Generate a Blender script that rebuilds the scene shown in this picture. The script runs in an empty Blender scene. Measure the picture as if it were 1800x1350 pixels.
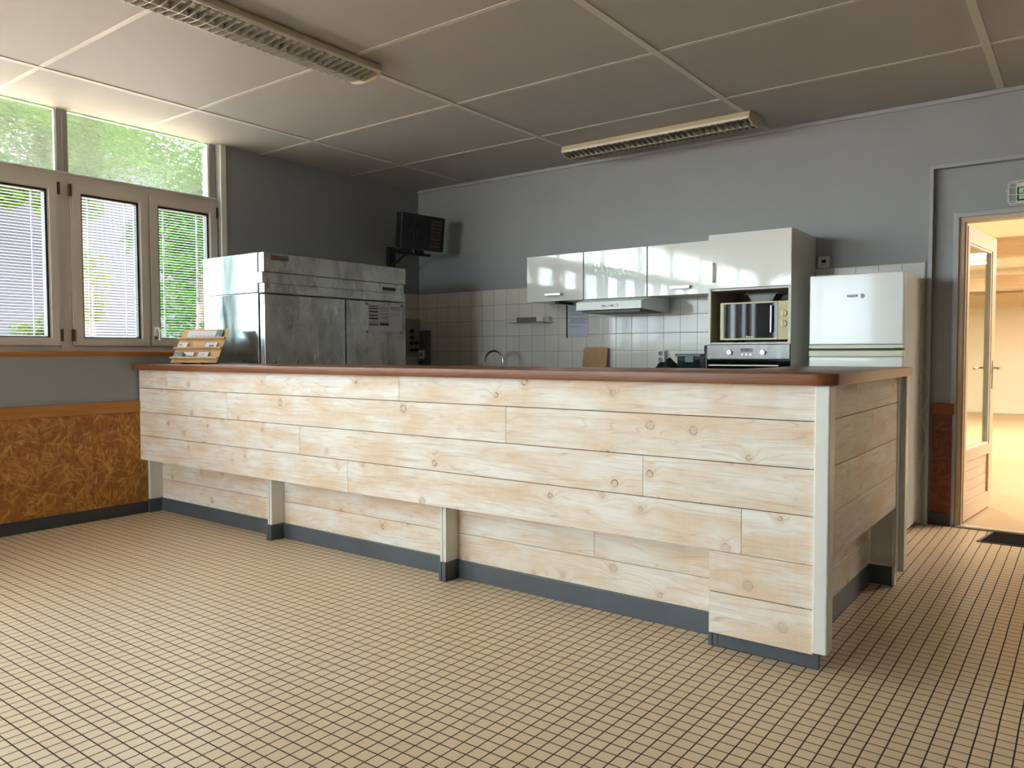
import bpy, bmesh, math, random
from mathutils import Vector, Matrix, Euler
random.seed(7)
sc = bpy.context.scene
COL = sc.collection
R = math.radians

# ------------------------------------------------------------------ camera
cam_d = bpy.data.cameras.new('camera'); cam = bpy.data.objects.new('camera', cam_d); COL.objects.link(cam)
cam_d.sensor_fit = 'HORIZONTAL'; cam_d.sensor_width = 36.0; cam_d.lens = 36.0 * 1355.8 / 1800.0
cam_d.clip_start = 0.05; cam_d.clip_end = 300
yaw, pitch, roll = R(-36.8864), R(-2.3438), R(-0.1537)
fd = Vector((math.sin(yaw) * math.cos(pitch), math.cos(yaw) * math.cos(pitch), math.sin(pitch)))
rt = Vector((math.cos(yaw), -math.sin(yaw), 0)); up = rt.cross(fd)
r2 = rt * math.cos(roll) + up * math.sin(roll); u2 = -rt * math.sin(roll) + up * math.cos(roll)
cam.matrix_world = Matrix(((r2.x, u2.x, -fd.x, 0), (r2.y, u2.y, -fd.y, 0), (r2.z, u2.z, -fd.z, 1.2), (0, 0, 0, 1)))
sc.camera = cam

# ------------------------------------------------------------------ world, sun, exposure
sc.view_settings.view_transform = 'Standard'; sc.view_settings.look = 'None'
sc.view_settings.gamma = 1.0; sc.view_settings.use_curve_mapping = False
sc.view_settings.exposure = 1.85
w = bpy.data.worlds.new('world'); sc.world = w; w.use_nodes = True
wn = w.node_tree.nodes; wl = w.node_tree.links
bg = wn['Background']
bg.inputs['Color'].default_value = (0.82, 0.91, 1.0, 1); bg.inputs['Strength'].default_value = 6.8
sun_d = bpy.data.lights.new('sun', 'SUN'); sun_d.energy = 4.0; sun_d.angle = R(1.5); sun_d.color = (1.0, 0.93, 0.84)
sun = bpy.data.objects.new('sun', sun_d); COL.objects.link(sun)
sun.rotation_euler = Vector((0.22, -0.80, 0.60)).to_track_quat('Z', 'Y').to_euler()

def area(name, loc, rot, sx, sy, power, color, portal=False, spread=None):
    d = bpy.data.lights.new(name, 'AREA'); d.shape = 'RECTANGLE'; d.size = sx; d.size_y = sy
    d.energy = power; d.color = color
    if portal: d.cycles.is_portal = True
    if spread: d.spread = spread
    o = bpy.data.objects.new(name, d); COL.objects.link(o); o.location = loc; o.rotation_euler = rot
    return o
# daylight portals in the window openings (they only guide sky sampling)
area('window_portal', (-5.84, -0.90, 2.06), (0, R(-90), 0), 1.70, 9.1, 1, (1, 1, 1), True)
area('window_portal', (-4.42, -5.72, 1.75), (R(90), 0, 0), 2.1, 2.2, 1, (1, 1, 1), True)
# unseen area lights added to brighten the hall behind the open door
for hx, hy in ((1.6, 8.6), (1.6, 13.4), (-3.2, 12.0), (5.5, 12.0)):
    area('hall_fill_light', (hx, hy, 2.6), (0, 0, 0), 1.6, 1.6, 74, (1.0, 0.91, 0.77))
sc.cycles.use_denoising = True
sc.cycles.max_bounces = 10; sc.cycles.diffuse_bounces = 5; sc.cycles.glossy_bounces = 4
sc.cycles.transmission_bounces = 6; sc.cycles.transparent_max_bounces = 16
sc.cycles.sample_clamp_indirect = 6.0

# ------------------------------------------------------------------ material helpers
class NM:
    def __init__(s, name):
        s.m = bpy.data.materials.new(name); s.m.use_nodes = True
        s.t = s.m.node_tree; s.n = s.t.nodes; s.l = s.t.links
        s.b = s.n['Principled BSDF']; s.out = s.n['Material Output']
    def add(s, typ, **kw):
        nd = s.n.new('ShaderNode' + typ)
        for k, v in kw.items():
            if k.startswith('i_'):
                key = k[2:]; key = int(key) if key.isdigit() else key.replace('_', ' ')
                s.set(nd.inputs[key], v)
            else: setattr(nd, k, v)
        return nd
    def set(s, sock, v):
        if isinstance(v, bpy.types.NodeSocket): s.l.new(v, sock)
        elif isinstance(v, bpy.types.Node): s.l.new(v.outputs[0], sock)
        else:
            try: sock.default_value = v
            except Exception: sock.default_value = (*v, 1.0)
    def p(s, **kw):
        for k, v in kw.items(): s.set(s.b.inputs[k.replace('_', ' ')], v)
        return s
    def math(s, op, a, b=0.0, c=None, clamp=False):
        nd = s.n.new('ShaderNodeMath'); nd.operation = op; nd.use_clamp = clamp
        s.set(nd.inputs[0], a); s.set(nd.inputs[1], b)
        if c is not None: s.set(nd.inputs[2], c)
        return nd.outputs[0]
    def mix(s, f, a, b, mode='MIX'):
        nd = s.n.new('ShaderNodeMix'); nd.data_type = 'RGBA'; nd.blend_type = mode; nd.clamp_factor = True
        s.set(nd.inputs['Factor'], f)
        for k, v in ((6, a), (7, b)):
            if isinstance(v, (tuple, list)): v = (*v[:3], 1.0)
            s.set(nd.inputs[k], v)
        return nd.outputs[2]
    def ramp(s, f, stops, interp='LINEAR'):
        nd = s.n.new('ShaderNodeValToRGB'); nd.color_ramp.interpolation = interp
        s.set(nd.inputs[0], f)
        e = nd.color_ramp.elements
        while len(e) < len(stops): e.new(0.5)
        for el, (p, c) in zip(e, stops):
            el.position = p; el.color = (c, c, c, 1) if isinstance(c, (int, float)) else (*c[:3], 1)
        return nd.outputs[0]
    def pos(s): return s.add('NewGeometry').outputs['Position']
    def uv(s): return s.add('TexCoord').outputs['UV']
    def gen(s): return s.add('TexCoord').outputs['Object']
    def map(s, v, scale=(1, 1, 1), loc=(0, 0, 0), rot=(0, 0, 0)):
        nd = s.add('Mapping'); s.set(nd.inputs['Vector'], v)
        nd.inputs['Scale'].default_value = scale; nd.inputs['Location'].default_value = loc; nd.inputs['Rotation'].default_value = rot
        return nd.outputs[0]
    def noise(s, v, scale=5, detail=3, rough=0.5, dist=0.0, out=0):
        nd = s.add('TexNoise'); s.set(nd.inputs['Vector'], v)
        nd.inputs['Scale'].default_value = scale; nd.inputs['Detail'].default_value = detail
        nd.inputs['Roughness'].default_value = rough; nd.inputs['Distortion'].default_value = dist
        return nd.outputs[out]
    def vor(s, v, scale=5, feat='F1', dim='3D', rnd=1.0):
        nd = s.add('TexVoronoi', feature=feat, voronoi_dimensions=dim); s.set(nd.inputs['Vector'], v)
        nd.inputs['Scale'].default_value = scale; nd.inputs['Randomness'].default_value = rnd
        return nd
    def bump(s, h, strength=0.2, dist=0.01):
        nd = s.add('Bump'); s.set(nd.inputs['Height'], h); nd.inputs['Strength'].default_value = strength
        nd.inputs['Distance'].default_value = dist; s.l.new(nd.outputs[0], s.b.inputs['Normal']); return nd
    def sep(s, v):
        nd = s.add('SeparateXYZ'); s.set(nd.inputs[0], v); return nd.outputs
    def comb(s, x, y, z=0.0):
        nd = s.add('CombineXYZ'); s.set(nd.inputs[0], x); s.set(nd.inputs[1], y); s.set(nd.inputs[2], z); return nd.outputs[0]

def plain(name, col, rough=0.5, metal=0.0, spec=0.5, var=0.06, vs=3.0, bump=0.0, bs=60, coat=0.0):
    """painted / plastic surface with faint procedural mottling"""
    m = NM(name)
    n = m.noise(m.gen(), vs, 4, 0.6)
    k = m.ramp(n, [(0.3, 1 - var), (0.7, 1 + 0 * var)])
    c = m.mix(1.0, col, k, 'MULTIPLY')
    m.p(Base_Color=c, Roughness=rough, Metallic=metal, Specular_IOR_Level=spec)
    if coat: m.p(Coat_Weight=coat, Coat_Roughness=0.05)
    if bump: m.bump(m.noise(m.gen(), bs, 3, 0.6), bump, 0.004)
    return m.m

M = {}
M['wall'] = plain('grey_blue_wall_paint', (0.345, 0.365, 0.385), 0.55, var=0.08, vs=1.2, bump=0.12, bs=45)
M['wall_left'] = plain('grey_wall_paint', (0.31, 0.315, 0.32), 0.6, var=0.08, vs=1.0, bump=0.12, bs=45)
M['wall_trim'] = plain('grey_blue_trim_paint', (0.42, 0.44, 0.47), 0.35, var=0.05)
M['ceiling'] = plain('ceiling_panel', (0.43, 0.425, 0.405), 0.6, var=0.05, vs=0.8, bump=0.06, bs=150)
M['batten'] = plain('ceiling_batten', (0.62, 0.60, 0.55), 0.45, var=0.03)
M['pvc'] = plain('window_pvc', (0.62, 0.57, 0.51), 0.35, var=0.05)
M['pvc_grey'] = plain('grey_post_paint', (0.33, 0.31, 0.285), 0.4, var=0.05)
M['pvc_white'] = plain('white_putty_bead', (0.8, 0.82, 0.85), 0.4, var=0.1, vs=12)
M['gasket'] = plain('black_gasket', (0.012, 0.012, 0.014), 0.5)
M['black'] = plain('black_plastic', (0.010, 0.010, 0.010), 0.45)
M['black_satin'] = plain('black_satin_metal', (0.013, 0.013, 0.014), 0.38, var=0.2)
M['hinge'] = plain('hinge_brown', (0.10, 0.05, 0.03), 0.4, 0.5)
M['white'] = plain('white_plastic', (0.78, 0.77, 0.73), 0.3, var=0.03)
M['white_gloss'] = None
M['base'] = plain('grey_skirting', (0.095, 0.108, 0.125), 0.42, var=0.15, vs=6)
M['base_dark'] = plain('dark_grey_skirting', (0.05, 0.05, 0.055), 0.42, var=0.15, vs=6)
M['white_wood'] = plain('white_painted_wood', (0.78, 0.76, 0.70), 0.38, var=0.05, vs=5)
M['lam'] = plain('white_carcass_laminate', (0.66, 0.65, 0.60), 0.35, var=0.03)
M['niche'] = plain('grey_beige_laminate', (0.42, 0.40, 0.37), 0.45, var=0.05)
M['fridge_white'] = plain('fridge_enamel', (0.76, 0.77, 0.75), 0.22, var=0.03, coat=0.3)
M['fridge_cream'] = plain('aged_cream_plastic', (0.70, 0.67, 0.50), 0.3, var=0.04)
M['cream'] = plain('yellowed_plastic', (0.62, 0.50, 0.22), 0.35, var=0.06, vs=8)
M['cream_light'] = plain('pale_yellowed_plastic', (0.72, 0.64, 0.36), 0.35, var=0.05, vs=8)
M['panel_beige'] = plain('beige_control_panel', (0.30, 0.29, 0.20), 0.45, var=0.05)
M['grey_box'] = plain('grey_painted_board', (0.18, 0.18, 0.18), 0.5, var=0.06)
M['chrome'] = plain('chrome', (0.80, 0.80, 0.80), 0.12, 1.0, var=0.02)
M['nickel'] = plain('brushed_nickel', (0.62, 0.60, 0.56), 0.28, 1.0, var=0.05)
M['alu'] = plain('aluminium_threshold', (0.72, 0.72, 0.72), 0.35, 1.0, var=0.1)
M['paper'] = plain('white_paper', (0.62, 0.63, 0.66), 0.6, var=0.02)
M['paper_blue'] = plain('bluish_paper', (0.55, 0.58, 0.72), 0.6, var=0.03)
M['ink'] = plain('printed_ink', (0.03, 0.03, 0.035), 0.6)
M['ink_grey'] = plain('printed_grey', (0.25, 0.26, 0.29), 0.6)
M['red'] = plain('red_print', (0.45, 0.03, 0.02), 0.5)
M['teal'] = plain('grey_green_card', (0.14, 0.20, 0.19), 0.5)
M['cable'] = plain('white_cable', (0.62, 0.59, 0.52), 0.4)
M['green'] = plain('green_sign_plastic', (0.0, 0.10, 0.035), 0.3)
M['mat'] = plain('black_ribbed_mat', (0.006, 0.006, 0.006), 0.95, spec=0.05, bump=0.6, bs=220)
M['lamp_body'] = plain('cream_lamp_housing', (0.66, 0.56, 0.40), 0.35, var=0.05)
M['lamp_white'] = plain('white_lamp_edge', (0.82, 0.80, 0.72), 0.3, var=0.02)
M['louvre'] = plain('louvre_metal', (0.80, 0.78, 0.70), 0.3, 0.35, var=0.03)
M['louvre_shaded'] = plain('shaded_louvre_metal', (0.36, 0.35, 0.31), 0.3, 0.5, var=0.05)  # darker copy of the louvre metal, paints the blade faces as shaded
M['reflector'] = plain('lamp_reflector', (0.30, 0.29, 0.25), 0.45, 0.2, var=0.05)
M['tube'] = plain('fluorescent_tube_off', (0.75, 0.75, 0.72), 0.3)
M['cloth'] = plain('black_cloth', (0.012, 0.012, 0.013), 0.8, bump=0.4, bs=30)
M['copper_grille'] = plain('heater_element_grille', (0.26, 0.15, 0.12), 0.45, 0.2, var=0.4, vs=30)
M['hall_wall'] = plain('hall_wall_paint', (0.84, 0.78, 0.66), 0.6, var=0.06, vs=0.5)
M['hall_roof'] = plain('hall_roof_lining', (0.86, 0.82, 0.72), 0.6, var=0.03)
M['trunk'] = plain('bark', (0.10, 0.07, 0.05), 0.8, var=0.4, vs=6, bump=0.5, bs=20)
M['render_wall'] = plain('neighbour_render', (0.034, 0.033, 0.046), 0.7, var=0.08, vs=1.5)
M['roof_tile'] = plain('roof_slate', (0.18, 0.16, 0.17), 0.6, var=0.1)
M['white_emissive_off'] = plain('pictogram_white', (0.55, 0.75, 0.62), 0.4)

# white gloss lacquer with faint orange peel
m = NM('white_gloss_lacquer'); m.p(Base_Color=(0.84, 0.85, 0.83, 1), Roughness=0.07, Coat_Weight=0.6, Coat_Roughness=0.03)
m.bump(m.noise(m.gen(), 9, 2, 0.4), 0.05, 0.02); M['white_gloss'] = m.m
m = NM('rippled_gloss_lacquer'); m.p(Base_Color=(0.66, 0.69, 0.67, 1), Roughness=0.05, Coat_Weight=0.8, Coat_Roughness=0.02)
m.bump(m.noise(m.map(m.gen(), (1, 1, 0.5)), 38, 2, 0.5), 0.22, 0.006); M['ripple_gloss'] = m.m
m = NM('hood_white'); m.p(Base_Color=(0.80, 0.85, 0.84, 1), Roughness=0.25); M['hood'] = m.m
m = NM('black_oven_glass'); m.p(Base_Color=(0.004, 0.004, 0.005, 1), Roughness=0.03, Specular_IOR_Level=0.28); M['oven_glass'] = m.m
m = NM('lcd'); m.p(Base_Color=(0.02, 0.025, 0.02, 1), Roughness=0.15); M['lcd'] = m.m

# floor: 5 cm mosaic tiles with dark joints
m = NM('floor_mosaic_tiles'); P = m.sep(m.pos()); T = 0.0525
def cell(m, s, off, T, half):
    a = m.math('DIVIDE', m.math('SUBTRACT', s, off), T)
    fl = m.math('FLOOR', a); fr = m.math('SUBTRACT', a, fl)
    e = m.math('MINIMUM', fr, m.math('SUBTRACT', 1.0, fr))
    return fl, m.math('MULTIPLY', e, T)
wob = m.noise(m.pos(), 2.3, 2); 
px_ = m.math('ADD', P[0], m.math('MULTIPLY', m.math('SUBTRACT', wob, 0.5), 0.006))
fx, ex = cell(m, px_, -2.2560, T, 0); fy, ey = cell(m, P[1], 2.1410, T, 0)
d = m.math('MINIMUM', ex, ey)
tile = m.math('GREATER_THAN', d, 0.00235)
wnz = m.add('TexWhiteNoise', noise_dimensions='2D'); m.set(wnz.inputs['Vector'], m.comb(fx, fy))
base = m.ramp(wnz.outputs['Value'], [(0.0, (0.745, 0.560, 0.345)), (0.35, (0.765, 0.580, 0.37)), (0.7, (0.77, 0.570, 0.385)), (1.0, (0.75, 0.590, 0.355))])
sheet = m.noise(m.pos(), 0.9, 3); base = m.mix(m.ramp(sheet, [(0.35, 0.0), (0.7, 0.30)]), base, (0.78, 0.57, 0.43))
dirt = m.noise(m.pos(), 7, 5, 0.7); base = m.mix(m.ramp(dirt, [(0.55, 0.0), (0.8, 0.15)]), base, (0.40, 0.28, 0.18))
gro = m.mix(m.noise(m.pos(), 14, 2), (0.032, 0.014, 0.010), (0.060, 0.034, 0.024))
m.p(Base_Color=m.mix(tile, gro, base), Roughness=m.math('SUBTRACT', 0.85, m.math('MULTIPLY', tile, 0.49)), Specular_IOR_Level=0.5)
m.bump(m.math('MINIMUM', d, 0.003), 0.5, 0.6)
M['floor'] = m.m

# wall tiles 15 cm
def walltile(name, ax, offx, col, grout):
    m = NM(name); P = m.sep(m.pos())
    fx, ex = cell(m, P[ax], offx, 0.1506, 0); fz, ez = cell(m, P[2], 1.2095, 0.1506, 0)
    d = m.math('MINIMUM', ex, ez); t = m.math('GREATER_THAN', d, 0.0016)
    wz = m.add('TexWhiteNoise', noise_dimensions='2D'); m.set(wz.inputs['Vector'], m.comb(fx, fz))
    c = m.mix(wz.outputs['Value'], col, tuple(v * 0.93 for v in col))
    m.p(Base_Color=m.mix(t, grout, c), Roughness=m.math('SUBTRACT', 0.75, m.math('MULTIPLY', t, 0.65)))
    h = m.math('ADD', m.math('MINIMUM', d, 0.006), m.math('MULTIPLY', m.noise(m.pos(), 9, 2), 0.006))
    m.bump(h, 0.15, 0.4)
    return m.m
M['tiles_back'] = walltile('white_wall_tiles', 0, -4.380, (0.76, 0.735, 0.69), (0.27, 0.24, 0.22))
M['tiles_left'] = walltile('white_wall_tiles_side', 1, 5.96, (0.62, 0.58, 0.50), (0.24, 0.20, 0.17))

# whitewashed pine, along U
m = NM('whitewashed_pine'); uv = m.uv()
kn = m.vor(uv, 4.6, dim='2D'); kd = kn.outputs['Distance']; kc = m.sep(kn.outputs['Color'])
has = m.math('GREATER_THAN', kc[0], 0.55)
warp = m.math('MULTIPLY', has, m.ramp(kd, [(0.0, 1.0), (0.32, 0.0)], 'EASE'))
S = m.sep(uv)
v2 = m.math('ADD', S[1], m.math('MULTIPLY', warp, 0.035))
gc = m.comb(m.math('MULTIPLY', S[0], 1.3), m.math('MULTIPLY', v2, 26.0))
g1 = m.noise(gc, 1.6, 5, 0.62, 0.6); g2 = m.noise(m.comb(m.math('MULTIPLY', S[0], 6.0), m.math('MULTIPLY', v2, 150.0)), 1.0, 3, 0.6)
blot = m.noise(m.comb(m.math('MULTIPLY', S[0], 1.6), m.math('MULTIPLY', S[1], 4.0)), 1.7, 3, 0.6)
saw = m.noise(m.comb(m.math('MULTIPLY', S[0], 130.0), m.math('MULTIPLY', S[1], 3.0)), 1.0, 2)
c = m.mix(m.ramp(blot, [(0.36, 0.0), (0.60, 1.0)]), (0.79, 0.60, 0.43), (0.88, 0.83, 0.76))
cg = m.noise(m.comb(m.math('MULTIPLY', S[0], 0.55), m.math('MULTIPLY', v2, 8.0)), 1.0, 2, 0.45, 0.2)
ct_ = m.math('ABSOLUTE', m.math('SUBTRACT', m.math('FRACT', m.math('MULTIPLY', cg, 17.0)), 0.5))
c = m.mix(m.math('MULTIPLY', m.ramp(ct_, [(0.0, 0.80), (0.10, 0.0)]), m.ramp(g1, [(0.40, 0.2), (0.62, 1.0)])), c, (0.60, 0.43, 0.29))
c = m.mix(m.ramp(g1, [(0.50, 0.0), (0.60, 0.4), (0.68, 0.0)]), c, (0.70, 0.50, 0.34))
c = m.mix(m.ramp(g2, [(0.50, 0.0), (0.75, 0.35)]), c, (0.62, 0.46, 0.32))
c = m.mix(m.ramp(saw, [(0.45, 0.0), (0.75, 0.13)]), c, (0.92, 0.89, 0.84))
c = m.mix(m.math('MULTIPLY', has, m.ramp(kd, [(0.06, 0.40), (0.20, 0.0)])), c, (0.70, 0.47, 0.29))
kr = m.math('MULTIPLY', m.math('POWER', kc[1], 2.0), 0.06)
kdd = m.math('SUBTRACT', kd, kr)
ring = m.ramp(kdd, [(0.022, 0.0), (0.030, 1.0), (0.040, 0.9), (0.052, 0.0)])
inner = m.ramp(kdd, [(0.02, 0.22), (0.035, 0.0)])
nz = m.noise(uv, 55, 2); ring = m.math('MULTIPLY', m.math('MULTIPLY', ring, m.ramp(nz, [(0.38, 0.15), (0.6, 1.0)])), m.ramp(kc[2], [(0.1, 0.35), (0.8, 1.0)]))
c = m.mix(m.math('MULTIPLY', has, inner), c, (0.50, 0.33, 0.20))
c = m.mix(m.math('MULTIPLY', has, ring), c, (0.085, 0.042, 0.024))
m.p(Base_Color=c, Roughness=0.5, Specular_IOR_Level=0.35)
m.bump(m.math('ADD', g1, m.math('MULTIPLY', saw, 0.6)), 0.10, 0.003)
M['pine'] = m.m
M['pine_gap'] = plain('shadow_gap_backing', (0.13, 0.05, 0.03), 0.8)  # dark backing colour paints the shade in the gaps between planks

def wood(name, c0, c1, c2, rough, axis=0, sc_=1.0, coat=0.0, knots=True):
    m = NM(name); g = m.gen(); S = m.sep(g)
    if axis == 0: u, v, q = S[0], S[1], S[2]
    elif axis == 1: u, v, q = S[1], S[0], S[2]
    else: u, v, q = S[2], S[0], S[1]
    vec = m.comb(m.math('MULTIPLY', u, 1.6 * sc_), m.math('MULTIPLY', v, 22.0 * sc_), m.math('MULTIPLY', q, 22.0 * sc_))
    a = m.noise(vec, 1.0, 5, 0.65, 0.8); b = m.noise(m.comb(m.math('MULTIPLY', u, 5.0), m.math('MULTIPLY', v, 120.0), m.math('MULTIPLY', q, 120.0)), 1.0, 2)
    c = m.mix(m.ramp(a, [(0.3, 0.0), (0.7, 1.0)]), c0, c1)
    c = m.mix(m.ramp(b, [(0.5, 0.0), (0.8, 0.5)]), c, c2)
    if knots:
        k = m.vor(g, 3.5); hh = m.math('GREATER_THAN', m.sep(k.outputs['Color'])[0], 0.5)
        c = m.mix(m.math('MULTIPLY', hh, m.ramp(k.outputs['Distance'], [(0.04, 0.9), (0.13, 0.0)])), c, c2)
    m.p(Base_Color=c, Roughness=rough, Specular_IOR_Level=0.35)
    m.bump(a, 0.05, 0.003)
    return m.m
M['top_wood'] = wood('stained_bar_top', (0.18, 0.058, 0.020), (0.29, 0.105, 0.038), (0.08, 0.026, 0.010), 0.32, 0)
M['rail_wood'] = wood('varnished_rail', (0.42, 0.17, 0.035), (0.50, 0.22, 0.05), (0.27, 0.09, 0.02), 0.35, 1)
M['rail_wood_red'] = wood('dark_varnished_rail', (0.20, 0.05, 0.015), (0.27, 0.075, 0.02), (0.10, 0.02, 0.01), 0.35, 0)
M['stand_wood'] = wood('light_birch', (0.60, 0.36, 0.15), (0.68, 0.43, 0.20), (0.48, 0.26, 0.10), 0.45, 0, knots=False)
M['board_wood'] = wood('beech_board', (0.40, 0.21, 0.09), (0.50, 0.28, 0.13), (0.25, 0.11, 0.05), 0.45, 2, sc_=1.2, knots=False)
M['beam_wood'] = wood('glulam_beam', (0.60, 0.46, 0.31), (0.68, 0.54, 0.38), (0.48, 0.34, 0.21), 0.6, 0, knots=False)
M['door_wood'] = plain('cream_door_paint', (0.62, 0.47, 0.32), 0.4, var=0.05)

def osb(name, dark, mid, light):
    m = NM(name); P = m.sep(m.pos()); hv = m.math('ADD', P[0], P[1]); col = None
    base = m.noise(m.comb(hv, P[2]), 9, 4, 0.7)
    c = m.mix(m.ramp(base, [(0.3, 0.0), (0.7, 1.0)]), dark, mid)
    for i, (ang, s1, s2, off) in enumerate(((20, 9, 48, 0), (78, 10, 52, 3.3), (130, 8, 44, 7.1), (160, 12, 62, 11.7), (50, 7, 36, 5.2), (100, 13, 70, 9.9))):
        wv = m.noise(m.comb(hv, P[2]), 5, 2, 0.5, 0, 1)
        vv = m.add('VectorMath', operation='MULTIPLY_ADD'); m.set(vv.inputs[0], wv); vv.inputs[1].default_value = (0.025, 0.025, 0); m.set(vv.inputs[2], m.comb(hv, P[2]))
        mp = m.map(vv.outputs[0], (1, 1, 1), (off, off * 0.7, 0), (0, 0, R(ang)))
        mp2 = m.map(mp, (s1, s2, 1))
        v = m.vor(mp2, 1.0, dim='2D'); cc = m.sep(v.outputs['Color'])
        edge = m.ramp(v.outputs['Distance'], [(0.20, 1.0), (0.60, 0.0)])
        f = m.math('MULTIPLY', m.math('GREATER_THAN', cc[0], 0.72), edge)
        tgt = m.mix(cc[1], mid, light) if i % 2 == 0 else m.mix(cc[1], dark, light)
        c = m.mix(m.math('MULTIPLY', f, 0.78), c, tgt)
    st = m.noise(m.comb(m.math('MULTIPLY', hv, 30.0), m.math('MULTIPLY', P[2], 9.0)), 1.0, 4, 0.7, 1.5)
    c = m.mix(m.ramp(st, [(0.56, 0.0), (0.66, 0.7)]), c, tuple(x * 0.55 for x in dark))
    vk = m.vor(m.comb(hv, P[2]), 22, dim='2D'); kk = m.math('MULTIPLY', m.math('GREATER_THAN', m.sep(vk.outputs['Color'])[2], 0.8), m.ramp(vk.outputs['Distance'], [(0.1, 0.8), (0.28, 0.0)]))
    c = m.mix(m.math('MULTIPLY', kk, 0.5), c, tuple(x * 0.35 for x in dark))
    m.p(Base_Color=c, Roughness=0.42); return m.m
M['osb'] = osb('varnished_osb', (0.26, 0.082, 0.010), (0.43, 0.165, 0.020), (0.66, 0.35, 0.08))
M['osb_shaded'] = osb('shaded_varnished_osb', (0.10, 0.012, 0.006), (0.18, 0.03, 0.01), (0.26, 0.06, 0.015))  # dark red-brown copy of the strand board, shade put into its colour

# stainless steel
def steel(name, col, r0, r1, smudge, wav):
    m = NM(name); g = m.gen()
    n1 = m.noise(m.map(g, (1, 1, 0.6)), 5, 5, 0.7, 0.6); n2 = m.noise(m.map(g, (6, 6, 1.2)), 3.0, 3, 0.6)
    c = m.mix(m.ramp(n1, [(0.40, 0.0), (0.72, smudge)]), col, (0.22, 0.20, 0.18))
    m.p(Base_Color=c, Metallic=0.95, Roughness=m.math('ADD', r0, m.math('MULTIPLY', m.ramp(n2, [(0.35, 0.0), (0.7, 1.0)]), r1 - r0)))
    m.bump(m.noise(m.map(g, (1, 1, 1.5)), 4.0, 2, 0.4), wav, 0.03)
    return m.m
M['steel'] = steel('stainless_steel', (0.34, 0.41, 0.39), 0.12, 0.24, 0.3, 0.08)
M['steel_top'] = steel('satin_stainless_steel', (0.29, 0.35, 0.33), 0.22, 0.30, 0.15, 0.02)
M['steel_door'] = steel('stained_stainless_steel', (0.50, 0.49, 0.46), 0.26, 0.46, 0.85, 0.01)
M['steel_oven'] = steel('brushed_oven_steel', (0.11, 0.108, 0.103), 0.25, 0.33, 0.10, 0.02)

# glass
def thin_glass(name, tint=(1, 1, 1), refl=1.0):
    m = NM(name); m.n.remove(m.b)
    tr = m.add('BsdfTransparent'); tr.inputs[0].default_value = (*tint, 1)
    gl = m.add('BsdfGlossy'); gl.inputs['Roughness'].default_value = 0.01
    gm = m.add('NewGeometry'); dt = m.add('VectorMath', operation='DOT_PRODUCT'); m.set(dt.inputs[0], gm.outputs['Incoming']); m.set(dt.inputs[1], gm.outputs['Normal'])
    cs_ = m.math('SUBTRACT', 1.0, m.math('ABSOLUTE', dt.outputs['Value']))
    fr = m.math('ADD', 0.04, m.math('MULTIPLY', m.math('POWER', cs_, 5.0), 0.96))
    mx = m.add('MixShader'); m.set(mx.inputs[0], m.math('MULTIPLY', fr, refl)); m.l.new(tr.outputs[0], mx.inputs[1]); m.l.new(gl.outputs[0], mx.inputs[2])
    m.l.new(mx.outputs[0], m.out.inputs[0]); return m.m
M['glass'] = thin_glass('window_glass', (0.93, 0.97, 0.96))
M['door_glass'] = thin_glass('door_glass', (0.92, 0.96, 0.92), 0.5)
M['clear_plastic'] = thin_glass('smoky_clear_plastic', (0.45, 0.50, 0.52), 1.6)
M['tub'] = plain('translucent_grey_tub', (0.10, 0.12, 0.115), 0.35)
m = NM('hammered_glass'); m.n.remove(m.b)
nb = m.vor(m.map(m.pos(), (1, 0.8, 1.25)), 26, 'SMOOTH_F1'); bp_ = m.add('Bump'); m.l.new(nb.outputs['Distance'], bp_.inputs['Height']); bp_.inputs['Strength'].default_value = 1.0; bp_.inputs['Distance'].default_value = 0.02
rf = m.add('BsdfRefraction'); rf.inputs['Roughness'].default_value = 0.10; rf.inputs['IOR'].default_value = 1.25; rf.inputs['Color'].default_value = (0.92, 0.97, 0.90, 1)
m.l.new(bp_.outputs[0], rf.inputs['Normal'])
tl = m.add('BsdfTranslucent'); tl.inputs[0].default_value = (0.80, 0.84, 0.76, 1); m.l.new(bp_.outputs[0], tl.inputs['Normal'])
gl = m.add('BsdfGlossy'); gl.inputs['Roughness'].default_value = 0.15; m.l.new(bp_.outputs[0], gl.inputs['Normal'])
m1 = m.add('MixShader'); m1.inputs[0].default_value = 0.04; m.l.new(rf.outputs[0], m1.inputs[1]); m.l.new(tl.outputs[0], m1.inputs[2])
m2 = m.add('MixShader'); m2.inputs[0].default_value = 0.05; m.l.new(m1.outputs[0], m2.inputs[1]); m.l.new(gl.outputs[0], m2.inputs[2])
m.l.new(m2.outputs[0], m.out.inputs[0]); M['hammered'] = m.m
m = NM('blind_slat'); m.n.remove(m.b)
df = m.add('BsdfDiffuse'); df.inputs[0].default_value = (0.70, 0.71, 0.75, 1); tl = m.add('BsdfTranslucent'); tl.inputs[0].default_value = (0.55, 0.56, 0.62, 1)
mx = m.add('MixShader'); mx.inputs[0].default_value = 0.35; m.l.new(df.outputs[0], mx.inputs[1]); m.l.new(tl.outputs[0], mx.inputs[2]); m.l.new(mx.outputs[0], m.out.inputs[0]); M['slat'] = m.m
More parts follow.
